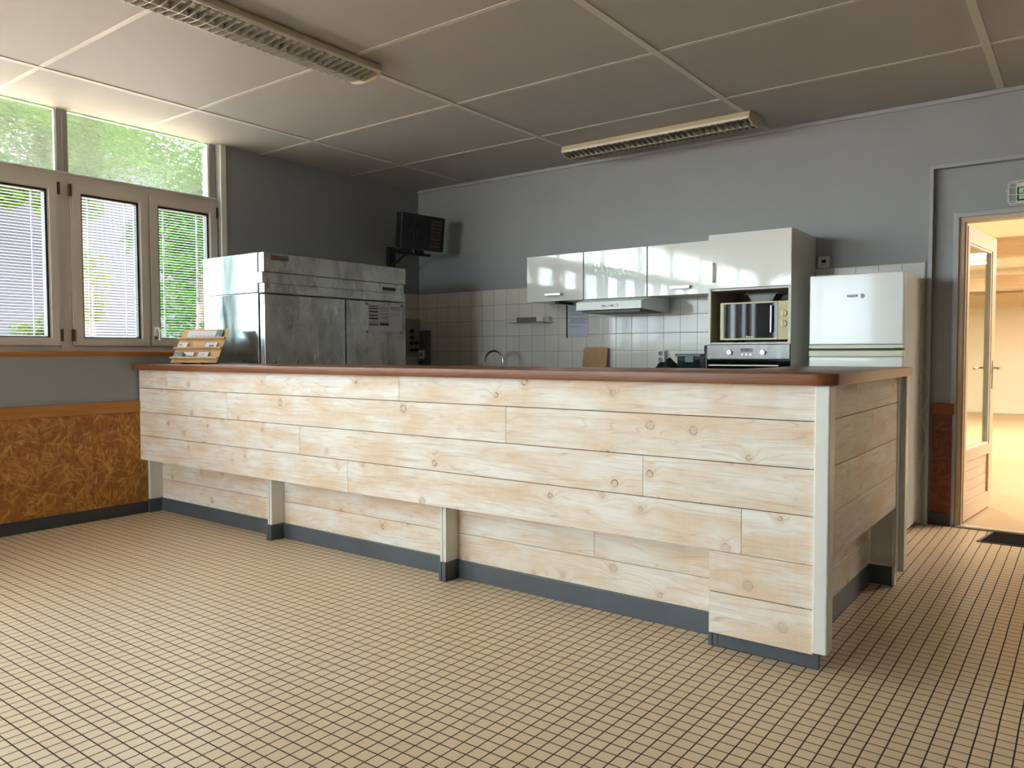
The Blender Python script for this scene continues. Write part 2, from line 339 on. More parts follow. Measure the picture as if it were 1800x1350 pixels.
def leafmat(name, c0, c1, tr=0.4):
    m = NM(name); m.n.remove(m.b)
    n = m.noise(m.pos(), 1.6, 3); c = m.mix(m.ramp(n, [(0.35, 0.0), (0.65, 1.0)]), c0, c1)
    df = m.add('BsdfDiffuse'); m.set(df.inputs[0], c); tl = m.add('BsdfTranslucent'); m.set(tl.inputs[0], m.mix(1.0, c, (1.0, 1.25, 0.55), 'MULTIPLY'))
    mx = m.add('MixShader'); mx.inputs[0].default_value = tr; m.l.new(df.outputs[0], mx.inputs[1]); m.l.new(tl.outputs[0], mx.inputs[2]); m.l.new(mx.outputs[0], m.out.inputs[0]); return m.m
M['leaf_a'] = leafmat('leaf_green', (0.012, 0.042, 0.010), (0.034, 0.078, 0.012))
M['leaf_b'] = leafmat('leaf_dark_green', (0.008, 0.022, 0.008), (0.018, 0.040, 0.012))
M['leaf_c'] = leafmat('leaf_yellow_green', (0.038, 0.060, 0.010), (0.080, 0.095, 0.020))
M['leaf_d'] = leafmat('leaf_sunny_green', (0.030, 0.085, 0.011), (0.075, 0.140, 0.018))
m = NM('outdoor_paving'); n = m.noise(m.pos(), 1.5, 5); m.p(Base_Color=m.mix(n, (0.72, 0.49, 0.38), (0.80, 0.56, 0.44)), Roughness=0.9); M['paving'] = m.m
m = NM('hall_floor'); n = m.noise(m.pos(), 1.2, 5); sp = m.noise(m.map(m.pos(), (5, 14, 1)), 1.0, 3, 0.6)
m.p(Base_Color=m.mix(m.ramp(sp, [(0.67, 0.0), (0.71, 0.75)]), m.mix(n, (0.50, 0.37, 0.22), (0.60, 0.46, 0.29)), (0.20, 0.12, 0.06)), Roughness=0.5); M['hall_floor'] = m.m

# ------------------------------------------------------------------ mesh builder
class MB:
    def __init__(s): s.bm = bmesh.new(); s.uvl = None
    def box(s, x0, x1, y0, y1, z0, z1, bev=0.0, seg=2, mi=0):
        r = bmesh.ops.create_cube(s.bm, size=1.0)['verts']
        for v in r:
            v.co = Vector(((x0 + x1) / 2 + v.co.x * (x1 - x0), (y0 + y1) / 2 + v.co.y * (y1 - y0), (z0 + z1) / 2 + v.co.z * (z1 - z0)))
        fs = set(f for v in r for f in v.link_faces)
        if bev > 0:
            es = set(e for v in r for e in v.link_edges)
            rr = bmesh.ops.bevel(s.bm, geom=list(es), offset=bev, segments=seg, affect='EDGES', profile=0.5)
            fs = set(rr['faces']) | set(f for f in fs if f.is_valid)
        for f in fs:
            if f.is_valid: f.material_index = mi
        return s
    def plank(s, axis, u0, u1, c0, c1, z0, z1, bev=0.0012):
        """plank along axis 0 (x) or 1 (y); c = thickness range; UV in metres + random offset"""
        if s.uvl is None: s.uvl = s.bm.loops.layers.uv.new('UVMap')
        before = set(s.bm.faces)
        if axis == 0: s.box(u0, u1, c0, c1, z0, z1, bev, 1)
        else: s.box(c0, c1, u0, u1, z0, z1, bev, 1)
        ou, ov = random.uniform(0, 30), random.uniform(0, 30)
        for f in s.bm.faces:
            if f not in before:
                for lp in f.loops:
                    co = lp.vert.co; lp[s.uvl].uv = (co[axis] + ou, co.z + ov)
        return s
    def cyl(s, p0, p1, r, seg=16, r2=None, cap=True):
        p0 = Vector(p0); p1 = Vector(p1); d = p1 - p0
        q = d.to_track_quat('Z', 'Y').to_matrix().to_4x4(); q.translation = (p0 + p1) / 2
        bmesh.ops.create_cone(s.bm, cap_ends=cap, segments=seg, radius1=r, radius2=r if r2 is None else r2, depth=d.length, matrix=q)
        return s
    def tube(s, pts, r, seg=8, closed=False):
        pts = [Vector(p) for p in pts]; rings = []; n = len(pts); prev = None
        for i, p in enumerate(pts):
            a = pts[(i - 1) % n] if (closed or i > 0) else p; b = pts[(i + 1) % n] if (closed or i < n - 1) else p
            t = (b - a).normalized()
            if prev is None:
                up = Vector((0, 0, 1)) if abs(t.z) < 0.9 else Vector((1, 0, 0)); nx = t.cross(up).normalized()
            else: nx = (prev - t * prev.dot(t)).normalized()
            prev = nx; ny = t.cross(nx)
            rings.append([s.bm.verts.new(p + (nx * math.cos(2 * math.pi * k / seg) + ny * math.sin(2 * math.pi * k / seg)) * r) for k in range(seg)])
        m_ = n if closed else n - 1
        for i in range(m_):
            A, B = rings[i], rings[(i + 1) % n]
            for k in range(seg): s.bm.faces.new((A[k], A[(k + 1) % seg], B[(k + 1) % seg], B[k]))
        if not closed: s.bm.faces.new(rings[0][::-1]); s.bm.faces.new(rings[-1])
        return s
    def prism(s, pts, axis, a, b, mi=0):
        """extrude polygon (2D pts in the other two axes, cyclic order) along axis from a to b"""
        def P(p, t):
            if axis == 0: return Vector((t, p[0], p[1]))
            if axis == 1: return Vector((p[0], t, p[1]))
            return Vector((p[0], p[1], t))
        A = [s.bm.verts.new(P(p, a)) for p in pts]; B = [s.bm.verts.new(P(p, b)) for p in pts]; n = len(pts)
        fs = [s.bm.faces.new(A[::-1]), s.bm.faces.new(B)]
        for k in range(n): fs.append(s.bm.faces.new((A[k], A[(k + 1) % n], B[(k + 1) % n], B[k])))
        for f in fs: f.material_index = mi
        return s
    def lathe(s, prof, c, seg=32, cap=True):
        rings = [[s.bm.verts.new((c[0] + r * math.cos(2 * math.pi * k / seg), c[1] + r * math.sin(2 * math.pi * k / seg), c[2] + z)) for k in range(seg)] for r, z in prof]
        for A, B in zip(rings, rings[1:]):
            for k in range(seg): s.bm.faces.new((A[k], A[(k + 1) % seg], B[(k + 1) % seg], B[k]))
        if cap: s.bm.faces.new(rings[0][::-1]); s.bm.faces.new(rings[-1])
        return s
    def build(s, name, mat, parent=None, loc=None, local=False, smooth=False, label=None):
        bmesh.ops.recalc_face_normals(s.bm, faces=s.bm.faces)
        me = bpy.data.meshes.new(name); 
        if not local:
            org = base_of(parent) if parent else Vector(loc or (0, 0, 0))
            for v in s.bm.verts: v.co -= org
        s.bm.to_mesh(me); s.bm.free()
        for mm in (mat if isinstance(mat, (list, tuple)) else [mat]): me.materials.append(M[mm] if isinstance(mm, str) else mm)
        o = bpy.data.objects.new(name, me); COL.objects.link(o)
        if parent: o.parent = parent
        elif not local: o.location = loc or (0, 0, 0)
        if smooth:
            for p in me.polygons: p.use_smooth = True
            try: me.set_sharp_from_angle(angle=R(35))
            except Exception: pass
        if label: o['label'] = label
        return o
def base_of(o):
    v = Vector((0, 0, 0))
    while o: v += o.location; o = o.parent
    return v
def thing(name, label, cat, loc=(0, 0, 0), rotz=0, group=None):
    o = bpy.data.objects.new(name, None); COL.objects.link(o); o.empty_display_size = 0.1
    o.location = loc; o.rotation_euler = (0, 0, rotz); o['label'] = label; o['category'] = cat
    if group: o['group'] = group
    return o
def tag(o, label, cat, group=None, kind=None):
    o['label'] = label; o['category'] = cat
    if group: o['group'] = group
    if kind: o['kind'] = kind
    return o
def struct(o, label=None):
    o['kind'] = 'structure'
    if label: o['label'] = label
    return o
def bx(name, mat, x0, x1, y0, y1, z0, z1, parent=None, bev=0.0, loc=None, label=None):
    return MB().box(x0, x1, y0, y1, z0, z1, bev).build(name, mat, parent, loc, label=label)
def text(name, body, size, loc, rot, mat, parent, sx=1.0, bold=0.0, extr=0.0006):
    cu = bpy.data.curves.new(name, 'FONT'); cu.body = body; cu.size = size; cu.extrude = extr; cu.offset = bold; cu.align_x = 'CENTER'; cu.align_y = 'CENTER'; cu.resolution_u = 3
    t = bpy.data.objects.new(name, cu); COL.objects.link(t); dg = bpy.context.evaluated_depsgraph_get()
    me = bpy.data.meshes.new_from_object(t.evaluated_get(dg)); bpy.data.objects.remove(t)
    mt = Matrix.Translation(Vector(loc) - base_of(parent)) @ Euler(rot).to_matrix().to_4x4() @ Matrix.Diagonal((sx, 1, 1, 1))
    me.transform(mt); me.name = name; me.materials.clear(); me.materials.append(M[mat])
    o = bpy.data.objects.new(name, me); COL.objects.link(o); o.parent = parent; return o
FY = (R(90), 0, 0)        # text facing -y
FX = (R(90), 0, R(90))    # text facing +x

# ================================================================== SETTING
XL, YB, ZC, XR, YF = -5.70, 5.96, 2.895, 3.8, -5.5
struct(bx('floor', 'floor', XL - 0.3, XR + 0.2, YF - 0.2, 6.0, -0.10, 0.0), 'small square beige mosaic tile floor with dark joints')
struct(bx('ceiling', 'ceiling', XL - 0.05, XR + 0.2, YF - 0.2, YB + 0.3, ZC, ZC + 0.3), 'off-white panelled ceiling')
mb = MB()
for k in range(-1, 12):
    y = 5.048 - k * 1.005
    if y < YB: mb.box(XL, XR, y - 0.014, y + 0.014, ZC - 0.003, ZC + 0.002)
struct(mb.build('trim_1', 'batten'), 'narrow pale cover strips running across the ceiling')
mb = MB()
for k in range(0, 7):
    x = -5.018 + k * 1.505
    mb.box(x - 0.021, x + 0.021, YF, YB, ZC - 0.005, ZC + 0.002)
struct(mb.build('trim_2', 'batten'), 'wide pale cover strips running towards the back wall')
# back wall with door recess
DX0, DX1 = -0.70, 0.25     # door opening
mb = MB()
mb.box(XL, -0.885, YB, YB + 0.30, 0, ZC)
mb.box(0.45, XR, YB, YB + 0.30, 0, ZC)
mb.box(-0.885, 0.45, YB, YB + 0.30, 2.435, ZC)
mb.box(-0.885, DX0 - 0.05, YB + 0.055, YB + 0.22, 0, 2.435)
mb.box(DX1 + 0.05, 0.45, YB + 0.055, YB + 0.22, 0, 2.435)
mb.box(DX0 - 0.05, DX1 + 0.05, YB + 0.055, YB + 0.22, 2.115, 2.435)
struct(mb.build('wall_back', 'wall'), 'grey-blue painted back wall')
# recess trim and ceiling cornice
mb = MB()
mb.box(-0.905, -0.883, YB - 0.008, YB + 0.002, 0.0, 2.457); mb.box(-0.883, 0.47, YB - 0.008, YB + 0.002, 2.435, 2.457)
mb.box(0.448, 0.47, YB - 0.008, YB + 0.002, 0.0, 2.435)
struct(mb.build('trim_3', 'wall_trim'), 'thin grey trim round the door recess')
mb = MB(); mb.box(XL + 0.01, XR, YB - 0.022, YB, ZC - 0.030, ZC - 0.001, 0.004)
struct(mb.build('trim_4', 'wall_trim'), 'grey cornice strip along the back wall')
mb = MB()
mb.box(DX0 - 0.062, DX0 - 0.03, YB + 0.035, YB + 0.056, 0, 2.125, 0.004); mb.box(DX1 + 0.03, DX1 + 0.062, YB + 0.035, YB + 0.056, 0, 2.125, 0.004)
mb.box(DX0 - 0.062, DX1 + 0.062, YB + 0.034, YB + 0.056, 2.100, 2.132, 0.004)
struct(mb.build('trim_5', 'wall_trim'), 'grey door casing')
# left wall
mb = MB()
mb.box(XL - 0.25, XL, YF, 3.645, 0, 1.195)
mb.box(XL - 0.25, XL, 3.645, YB + 0.3, 0, ZC)
struct(mb.build('wall_left', 'wall_left'), 'grey painted wall on the window side')
struct(bx('trim_6', 'white_wood', XL - 0.045, XL + 0.008, 3.647, 3.700, 1.20, ZC, bev=0.006), 'pale vertical trim beside the window')
mb = MB(); mb.box(XL - 0.055, XL + 0.014, YF, 3.66, 1.196, 1.213, 0.003); mb.box(XL - 0.005, XL + 0.006, YF, 3.66, 1.180, 1.196)
struct(mb.build('trim_7', 'rail_wood'), 'varnished wooden window sill')
# other walls (behind the camera)
mb = MB(); mb.box(XR, XR + 0.25, YF, YB + 0.3, 0, ZC)
struct(mb.build('wall_right', 'wall'), 'grey-blue side wall')
mb = MB(); mb.box(XL, XR, YF - 0.25, YF, 0, 0.70); mb.box(XL, XR, YF - 0.25, YF, 2.80, ZC)
mb.box(XL, XL + 0.25, YF - 0.25, YF, 0.70, 2.80); mb.box(-3.40, XR, YF - 0.25, YF, 0.70, 2.80)
struct(mb.build('wall_front', 'wall'), 'grey-blue wall with wide windows')
# OSB wainscot + rail + skirting, left wall and recess
mb = MB()
yy = YF
edges = [YF, -4.86, -3.64, -2.42, -1.20, 0.02, 1.24, 2.46, 3.0]
for a, b in zip(edges, edges[1:]): mb.box(XL, XL + 0.012, a + 0.001, b - 0.001, 0.05, 0.775, 0.001)
struct(mb.build('trim_8', 'osb'), 'varnished orange strand board wainscot below the window')
struct(bx('trim_9', 'rail_wood', XL, XL + 0.022, YF, 2.950, 0.764, 0.848, bev=0.004), 'varnished wooden rail over the strand board')
struct(bx('baseboard_left', 'base_dark', XL, XL + 0.02, YF, 2.975, 0, 0.086, bev=0.003), 'dark grey skirting below the strand board')
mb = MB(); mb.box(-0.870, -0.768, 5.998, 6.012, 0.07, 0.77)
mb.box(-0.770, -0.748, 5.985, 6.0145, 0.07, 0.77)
struct(mb.build('trim_10', 'osb_shaded'), 'strand board panel beside the door, coloured dark red as in shade')
struct(bx('trim_11', 'rail_wood_red', -0.872, -0.735, 5.975, 6.0145, 0.764, 0.842, bev=0.005), 'dark red wooden rail beside the door')
struct(bx('baseboard_back', 'base_dark', -0.872, -0.748, 5.990, 6.0145, 0, 0.086, bev=0.003), 'dark skirting beside the door')
# wall tiles
struct(bx('trim_12', 'tiles_back', XL, -0.930, YB - 0.010, YB, 0.0, 1.812), 'white square wall tiles on the back wall')
struct(bx('trim_13', 'tiles_left', XL, XL + 0.010, 4.0, YB - 0.010, 0.0, 1.812), 'white square wall tiles on the side wall')
struct(bx('trim_14', 'wall_trim', -0.930, -0.921, YB - 0.013, YB, 0.0, 1.816), 'thin tile edge strip')

struct(bx('trim_16', 'pvc_grey', XL - 0.85, XL - 0.06, YF - 0.3, YB + 0.3, 3.20, 3.34), 'unseen overhang added outside the windows to block sky light')  # added out of view to keep overhead sky light off the panes
# ---------------- windows (left wall)
def window(idx, y0, detail):
    """bay whose left mullion centre is y0; width 1.175"""
    y1 = y0 + 1.175
    W = bpy.data.objects.new('window_%d' % idx, None); COL.objects.link(W); W.location = (XL - 0.07, (y0 + y1) / 2, 1.213); W['kind'] = 'structure'
    xf, xb = XL - 0.05, XL - 0.115
    last = idx == 1
    ya = y0 + 0.036; yb = y1 - 0.036 + (0.036 - 0.0 if last else 0)
    mb = MB()
    mb.box(xb, xf, y0 - 0.0, ya, 1.196, 2.452); mb.box(xb, xf, (y1 - 0.036 if not last else y1 - 0.004), y1 + (0.005 if last else 0), 1.196, 2.452)
    for q in ((y0, y1, 1.196, 1.280), (y0, y1, 2.375, 2.452), (y0, ya + 0.03, 1.196, 2.452), (y1 - 0.06, y1, 1.196, 2.452), (ya + 0.53, ya + 0.60, 1.196, 2.452)): mb.box(xb - 0.012, xb + 0.009, *q)
    mb.box(xb, xf - 0.0012, y0 + 0.001, y1 - 0.001, 1.197, 1.252); mb.box(xb, xf - 0.0012, y0 + 0.001, y1 - 0.001, 2.396, 2.451)
    mb.box(xf - 0.004, xf + 0.012, y0, y1, 2.450, 2.464, 0.003)
    mb.build('window_frame', 'pvc', W)
    mb = MB()
    mb.box(xb + 0.02, xf - 0.004, y0, ya, 2.452, ZC); mb.box(xb + 0.02, xf - 0.004, y1 - (0.036 if not last else 0.055), y1, 2.452, ZC)
    mb.box(xf - 0.006, xf + 0.004, y0, y0 + 0.010, 2.452, ZC)
    mb.build('upper_post', 'pvc_grey', W)
    gy1 = y1 - (0.036 if not last else 0.055)
    g = MB().box(xb + 0.035, xb + 0.040, ya, gy1, 2.452, ZC - 0.002).build('frosted_pane', 'hammered', W)
    mb = MB()
    mb.box(xb + 0.03, xf - 0.012, ya, ya + 0.006, 2.455, ZC - 0.003); mb.box(xb + 0.03, xf - 0.012, gy1 - 0.010, gy1, 2.455, ZC - 0.003)
    mb.box(xb + 0.03, xf - 0.012, ya, gy1, 2.452, 2.466); mb.box(xb + 0.03, xf - 0.012, ya, gy1, ZC - 0.010, ZC - 0.003)
    mb.build('putty_bead', 'pvc_white', W)
    ca = [(ya + 0.003, ya + 0.561), (ya + 0.566, (y1 if last else y1 - 0.036) - 0.002)]
    for ci, (a, b) in enumerate(ca):
        z0, z1 = 1.256, 2.400; f = 0.076
        mb = MB()
        def frame(mb, a, b, z0, z1, f, x0, x1, bv=0.003):
            mb.prism([(a, z0), (b, z0), (b - f, z0 + f * 0.75), (a + f, z0 + f * 0.75)], 0, x0, x1)
            mb.prism([(b, z0), (b, z1), (b - f, z1 - f), (b - f, z0 + f * 0.75)], 0, x0, x1)
            mb.prism([(b, z1), (a, z1), (a + f, z1 - f), (b - f, z1 - f)], 0, x0, x1)
            mb.prism([(a, z1), (a, z0), (a + f, z0 + f * 0.75), (a + f, z1 - f)], 0, x0, x1)
        frame(mb, a, b, z0, z1, f - 0.016, xb + 0.01, xf + 0.016)
        frame(mb, a + 0.014, b - 0.014, z0 + 0.014, z1 - 0.014, f - 0.026, xb + 0.01, xf + 0.021)
        frame(mb, a + f - 0.018, b - f + 0.018, z0 + (f - 0.018) * 0.78, z1 - f + 0.018, 0.014, xb + 0.01, xf + 0.008)
        cs = mb.build('casement', 'pvc', W)
        ga, gb, gz0, gz1 = a + f, b - f, z0 + 0.057, z1 - f
        mb = MB(); t = 0.012
        for q in ((ga - 0.004, gb + 0.004, gz1 - t, gz1 + 0.004), (ga - 0.004, ga + 0.004, gz0, gz1), (gb - t, gb + 0.004, gz0, gz1), (ga, gb, gz0 - 0.003, gz0 + 0.003)):
            mb.box(xb + 0.015, xf + 0.004, *q)
        mb.build('gasket', 'gasket', cs)
        MB().box(xf - 0.008, xf - 0.005, ga, gb, gz0, gz1).build('glass_pane', 'glass', cs)
        if detail:
            tilt = [R(10), R(10), R(30), R(4)][(2 - idx) * 0 + (1 if idx == 2 else (2 if ci == 0 else 3))]
            mb = MB(); z = gz0 + 0.012; hw = 0.0075; xc = xf - 0.030
            while z < gz1 - 0.012:
                dx, dz = hw * math.cos(tilt), hw * math.sin(tilt)
                # gently cambered slat, higher on the room side
                v = [mb.bm.verts.new((xc - dx, ga + 0.004, z - dz)), mb.bm.verts.new((xc, ga + 0.004, z + 0.0012)), mb.bm.verts.new((xc + dx, ga + 0.004, z + dz)),
                     mb.bm.verts.new((xc + dx, gb - 0.004, z + dz)), mb.bm.verts.new((xc, gb - 0.004, z + 0.0012)), mb.bm.verts.new((xc - dx, gb - 0.004, z - dz))]
                mb.bm.faces.new((v[0], v[1], v[4], v[5])); mb.bm.faces.new((v[1], v[2], v[3], v[4]))
                z += 0.0205
            for q in (ga + 0.055, gb - 0.085): mb.box(xc - 0.009, xc - 0.0075, q, q + 0.004, gz0, gz1); mb.box(xc + 0.0085, xc + 0.0095, q, q + 0.004, gz0, gz1)
            mb.box(xc - 0.009, xc + 0.009, ga + 0.003, gb - 0.003, gz0 + 0.002, gz0 + 0.008)
            mb.build('blind', 'slat', cs)
        hy = a - 0.004 if ci == 0 else b - 0.004
        for zz in (z0 + 0.03, z1 - 0.10):
            MB().box(xf + 0.0, xf + 0.026, hy - 0.006, hy + 0.010, zz, zz + 0.085, 0.003).build('hinge', 'hinge', cs)
        if ci == 1:
            mb = MB(); hy2 = a + 0.030
            mb.box(xf + 0.019, xf + 0.030, hy2 - 0.013, hy2 + 0.013, 1.335, 1.405, 0.005)
            mb.tube([(xf + 0.03, hy2, 1.39), (xf + 0.058, hy2, 1.395), (xf + 0.066, hy2 + 0.006, 1.38), (xf + 0.062, hy2 + 0.012, 1.34), (xf + 0.058, hy2 + 0.012, 1.30)], 0.008, 8)
            mb.build('window_handle', 'white', cs, smooth=True)
            MB().cyl((xf + 0.018, hy2, 1.318), (xf + 0.030, hy2, 1.318), 0.009).build('key_lock', 'hinge', cs)
    return W
for k in range(8): window(k + 1, 2.463 - 1.175 * k, k < 2)
# front wall windows (behind the camera)
n = 9
for i, x in enumerate((-5.45,)):
    W = bpy.data.objects.new('window_%d' % (n + i), None); COL.objects.link(W); W['kind'] = 'structure'; W.location = (x + 1.0, YF - 0.1, 0.7)
    mb = MB()
    for q in ((x, x + 0.06), (x + 0.99, x + 1.06), (x + 1.99, x + 2.05)): mb.box(q[0], q[1], YF - 0.14, YF - 0.08, 0.70, 2.80)
    mb.box(x, x + 2.05, YF - 0.14, YF - 0.08, 0.70, 0.76); mb.box(x, x + 2.05, YF - 0.14, YF - 0.08, 2.74, 2.80)
    mb.build('window_frame', 'pvc', W)
    MB().box(x + 0.05, x + 2.0, YF - 0.112, YF - 0.108, 0.75, 2.75).build('glass_pane', 'glass', W)

# ---------------- door
D = bpy.data.objects.new('door_1', None); COL.objects.link(D); D['kind'] = 'structure'; D.location = (DX0, 6.07, 0)
mb = MB()
mb.box(DX0 - 0.05, DX0, YB + 0.06, YB + 0.16, 0, 2.112); mb.box(DX1, DX1 + 0.05, YB + 0.06, YB + 0.16, 0, 2.112); mb.box(DX0, DX1, YB + 0.06, YB + 0.16, 2.07, 2.112)
mb.box(DX0, DX0 + 0.012, YB + 0.075, YB + 0.10, 0, 2.07); mb.build('door_frame', 'door_wood', D)
leaf = bpy.data.objects.new('door_leaf', None); COL.objects.link(leaf); leaf.parent = D; leaf.location = (0.012, 0.055, 0.012); leaf.rotation_euler = (0, 0, R(90 - 6.2))
# leaf local: x along width 0..0.86, y thickness (+y = towards hall-left side), z up
mb = MB(); LW, LH = 0.86, 2.045
mb.box(0, 0.055, 0, 0.05, 0, LH, 0.003); mb.box(LW - 0.115, LW, 0, 0.05, 0, LH, 0.003)
mb.box(0.055, LW - 0.115, 0, 0.05, LH - 0.11, LH, 0.003); mb.box(0.055, LW - 0.115, 0, 0.05, 0, 0.12, 0.003); mb.box(0.055, LW - 0.115, 0, 0.05, 0.41, 0.49, 0.003)
o = mb.build('leaf_frame', 'door_wood', None, local=True); o.parent = leaf
mb = MB()
for k in range(4): mb.box(0.055, LW - 0.115, 0.015, 0.035, 0.12 + k * 0.0725, 0.12 + (k + 1) * 0.0725 - 0.002, 0.002)
o = mb.build('lower_panel', 'door_wood', None, local=True); o.parent = leaf
o = MB().box(0.06, LW - 0.12, 0.022, 0.027, 0.49, LH - 0.11).build('glass_pane', 'door_glass', None, local=True); o.parent = leaf
mb = MB()
for q in ((0.055, 0.067, 0.49, LH - 0.11), (LW - 0.14, LW - 0.115, 0.49, LH - 0.11), (0.055, LW - 0.115, LH - 0.122, LH - 0.11), (0.055, LW - 0.115, 0.49, 0.502)): mb.box(q[0], q[1], 0.006, 0.044, q[2], q[3])
o = mb.build('glazing_bead', 'white_wood', None, local=True); o.parent = leaf
mb = MB(); mb.box(LW - 0.075, LW - 0.035, -0.006, 0.0, 0.90, 1.12, 0.003)
mb.tube([(LW - 0.055, -0.004, 1.06), (LW - 0.055, -0.045, 1.06), (LW - 0.07, -0.055, 1.06), (LW - 0.16, -0.055, 1.055)], 0.009)
mb.box(LW - 0.001, LW + 0.003, 0.015, 0.035, 0.88, 1.12); mb.tube([(LW - 0.055, 0.05, 1.06), (LW - 0.055, 0.095, 1.06), (LW - 0.16, 0.10, 1.055)], 0.009)
o = mb.build('door_handle', 'nickel', None, local=True, smooth=True); o.parent = leaf
struct(bx('trim_15', 'alu', DX0 - 0.02, DX1 + 0.02, 5.985, 6.055, 0.0, 0.014, bev=0.004), 'metal door threshold')

# ---------------- hall behind the door
struct(bx('floor_hall', 'hall_floor', -7, 9, 6.0, 17.8, -0.12, -0.005), 'pale brown hall floor')
mb = MB(); mb.box(-7, 9, 17.5, 17.7, 0, 3.2); mb.box(-7.2, -7, 6.26, 17.7, 0, 3.8); mb.box(9, 9.2, 6.26, 17.7, 0, 3.8); mb.box(-7, XL - 0.25, 6.2, 6.26, 0, 3.8); mb.box(XL - 0.25, 9, 6.20, 6.26, ZC, 3.8)
mb.box(XR + 0.25, 9, 6.20, 6.26, 0, ZC)
struct(mb.build('wall_hall', 'hall_wall'), 'cream hall walls')
mb = MB(); mb.prism([(6.1, 3.62), (17.7, 2.24), (17.7, 2.44), (6.1, 3.82)], 0, -7.2, 9.2)
struct(mb.build('ceiling_hall', 'hall_roof'), 'sloping white hall roof lining')
for i, (y, z0, z1) in enumerate(((13.0, 2.52, 2.81), (15.0, 2.22, 2.42), (17.1, 2.02, 2.26))):
    o = bx('roof_beam', 'beam_wood', -6.9, 8.9, y - 0.06, y + 0.06, z0, z1 + 0.02, bev=0.005, loc=(1, y, z0))
    tag(o, ['deep timber beam under the hall roof, nearest the door', 'slimmer timber beam in the middle of the hall roof', 'timber beam against the far hall wall'][i], 'beam', 'timber beams of the hall roof')
for (x0, x1) in ((-0.9, 0.9),):
    o = MB().prism([(x0, 2.25), (x0 + 0.25, 2.25), (x1 + 0.25, 2.75), (x1, 2.75)], 1, 13.9, 14.0).build('roof_brace', 'beam_wood', loc=(0, 13.95, 2.25))
    tag(o, 'diagonal timber brace under the hall roof', 'brace')

# ---------------- outdoors
struct(bx('ground_outdoor', 'paving', -60, 60, -60, 60, -0.40, -0.14), 'sunny paved ground outside')

# ================================================================== BAR COUNTER
C = thing('bar_counter', 'long L-shaped bar counter clad in whitewashed pine planks', 'bar counter', (-3.2, 3.2, 0))
FYp = 2.935                      # front face of upper cladding
rows = [(0.406, 0.5858), (0.5892, 0.7618), (0.7652, 0.9398), (0.9432, 1.0765)]
joints = {0: [-3.376, -1.081], 1: [-3.803, -1.51], 2: [-4.558, -2.24], 3: [-5.293, -2.961]}
mb = MB()
for i, (z0, z1) in enumerate(rows):
    xs = [-5.688] + joints[i] + [-0.806]
    for a, b in zip(xs, xs[1:]): mb.plank(0, a + 0.0007, b - 0.0007, FYp, FYp + 0.020, z0, z1)
mb.build('front_cladding', 'pine', C)
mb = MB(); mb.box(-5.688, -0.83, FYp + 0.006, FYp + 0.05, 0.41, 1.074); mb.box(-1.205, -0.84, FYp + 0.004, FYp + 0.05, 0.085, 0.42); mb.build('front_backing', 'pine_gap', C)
mb = MB()
for z0, z1 in ((0.070, 0.2368), (0.2400, 0.404)): mb.plank(0, -1.212, -0.806, FYp, FYp + 0.020, z0, z1)
mb.box(-1.212, -1.200, FYp + 0.02, 3.09, 0.070, 0.404); mb.build('corner_cladding', 'pine', C)
mb = MB()
for a, b, j in ((-5.665, -4.213, None), (-4.170, -2.723, None), (-2.680, -1.212, -1.84)):
    mb.plank(0, a, b, 3.09, 3.105, 0.095, 0.2385)
    if j is None: mb.plank(0, a, b, 3.09, 3.105, 0.2410, 0.42)
    else: mb.plank(0, a, j - 0.0007, 3.09, 3.105, 0.2410, 0.42); mb.plank(0, j + 0.0007, b, 3.09, 3.105, 0.2410, 0.42)
mb.build('recessed_cladding', 'pine', C)
mb = MB()
for a, b in ((-5.665, -4.213), (-4.170, -2.723), (-2.680, -1.212)): mb.box(a, b, 3.078, 3.106, 0, 0.097, 0.003)
mb.box(-1.212, -0.795, 2.981, 3.0, 0, 0.079, 0.002)
mb.box(-1.232, -1.214, 2.977, 2.993, 0, 0.074, 0.003); mb.box(-1.214, -1.190, 2.979, 3.0, 0, 0.078, 0.003); mb.box(-1.232, -1.200, 2.99, 3.08, 0, 0.074)
mb.box(-0.912, -0.895, 2.99, 4.29, 0, 0.100, 0.002); mb.box(-0.9, -0.792, 4.282, 4.30, 0, 0.098, 0.002)
mb.build('skirting', 'base', C)
for i, x in enumerate((-5.690, -4.211, -2.721)):
    x1 = x + 0.040 if i else -5.665
    p = MB().box(x, x + (x1 - x) * 0.42, 2.990, 3.10, 0.10, 0.42, 0.002).box(x + (x1 - x) * 0.44, x1, 2.993, 3.10, 0.10, 0.42, 0.002).build('support_post', 'white_wood', C)
    MB().box(x - (0.0 if i == 0 else 0.002), x + (x1 - x) * 0.42, 2.980, 3.09, 0, 0.100, 0.002).box(x + (x1 - x) * 0.44, x1 + 0.003, 2.983, 3.09, 0, 0.100, 0.002).build('post_skirting', 'base', p)
# right end
mb = MB()
for i, (z0, z1) in enumerate([(0.404, 0.5783), (0.5817, 0.7573), (0.7607, 0.9393), (0.9427, 1.0765)]):
    ys = [3.062, 4.335]
    if i == 2: ys = [3.062, 3.735, 4.335]
    if i == 3: ys = [3.062, 3.44, 4.335]
    for a, b in zip(ys, ys[1:]): mb.plank(1, a + 0.0006, b - 0.0006, -0.800, -0.780, z0, z1)
mb.build('end_cladding', 'pine', C)
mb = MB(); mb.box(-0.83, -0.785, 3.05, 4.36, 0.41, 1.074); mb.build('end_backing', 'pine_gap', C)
mb = MB()
for z0, z1 in ((0.098, 0.2355), (0.238, 0.42)):
    if z0 < 0.2: mb.plank(1, 2.99, 4.29, -0.915, -0.900, z0, z1)
    else: mb.plank(1, 2.99, 3.33, -0.915, -0.900, z0, z1); mb.plank(1, 3.3315, 4.29, -0.915, -0.900, z0, z1)
mb.build('end_recessed_cladding', 'pine', C)
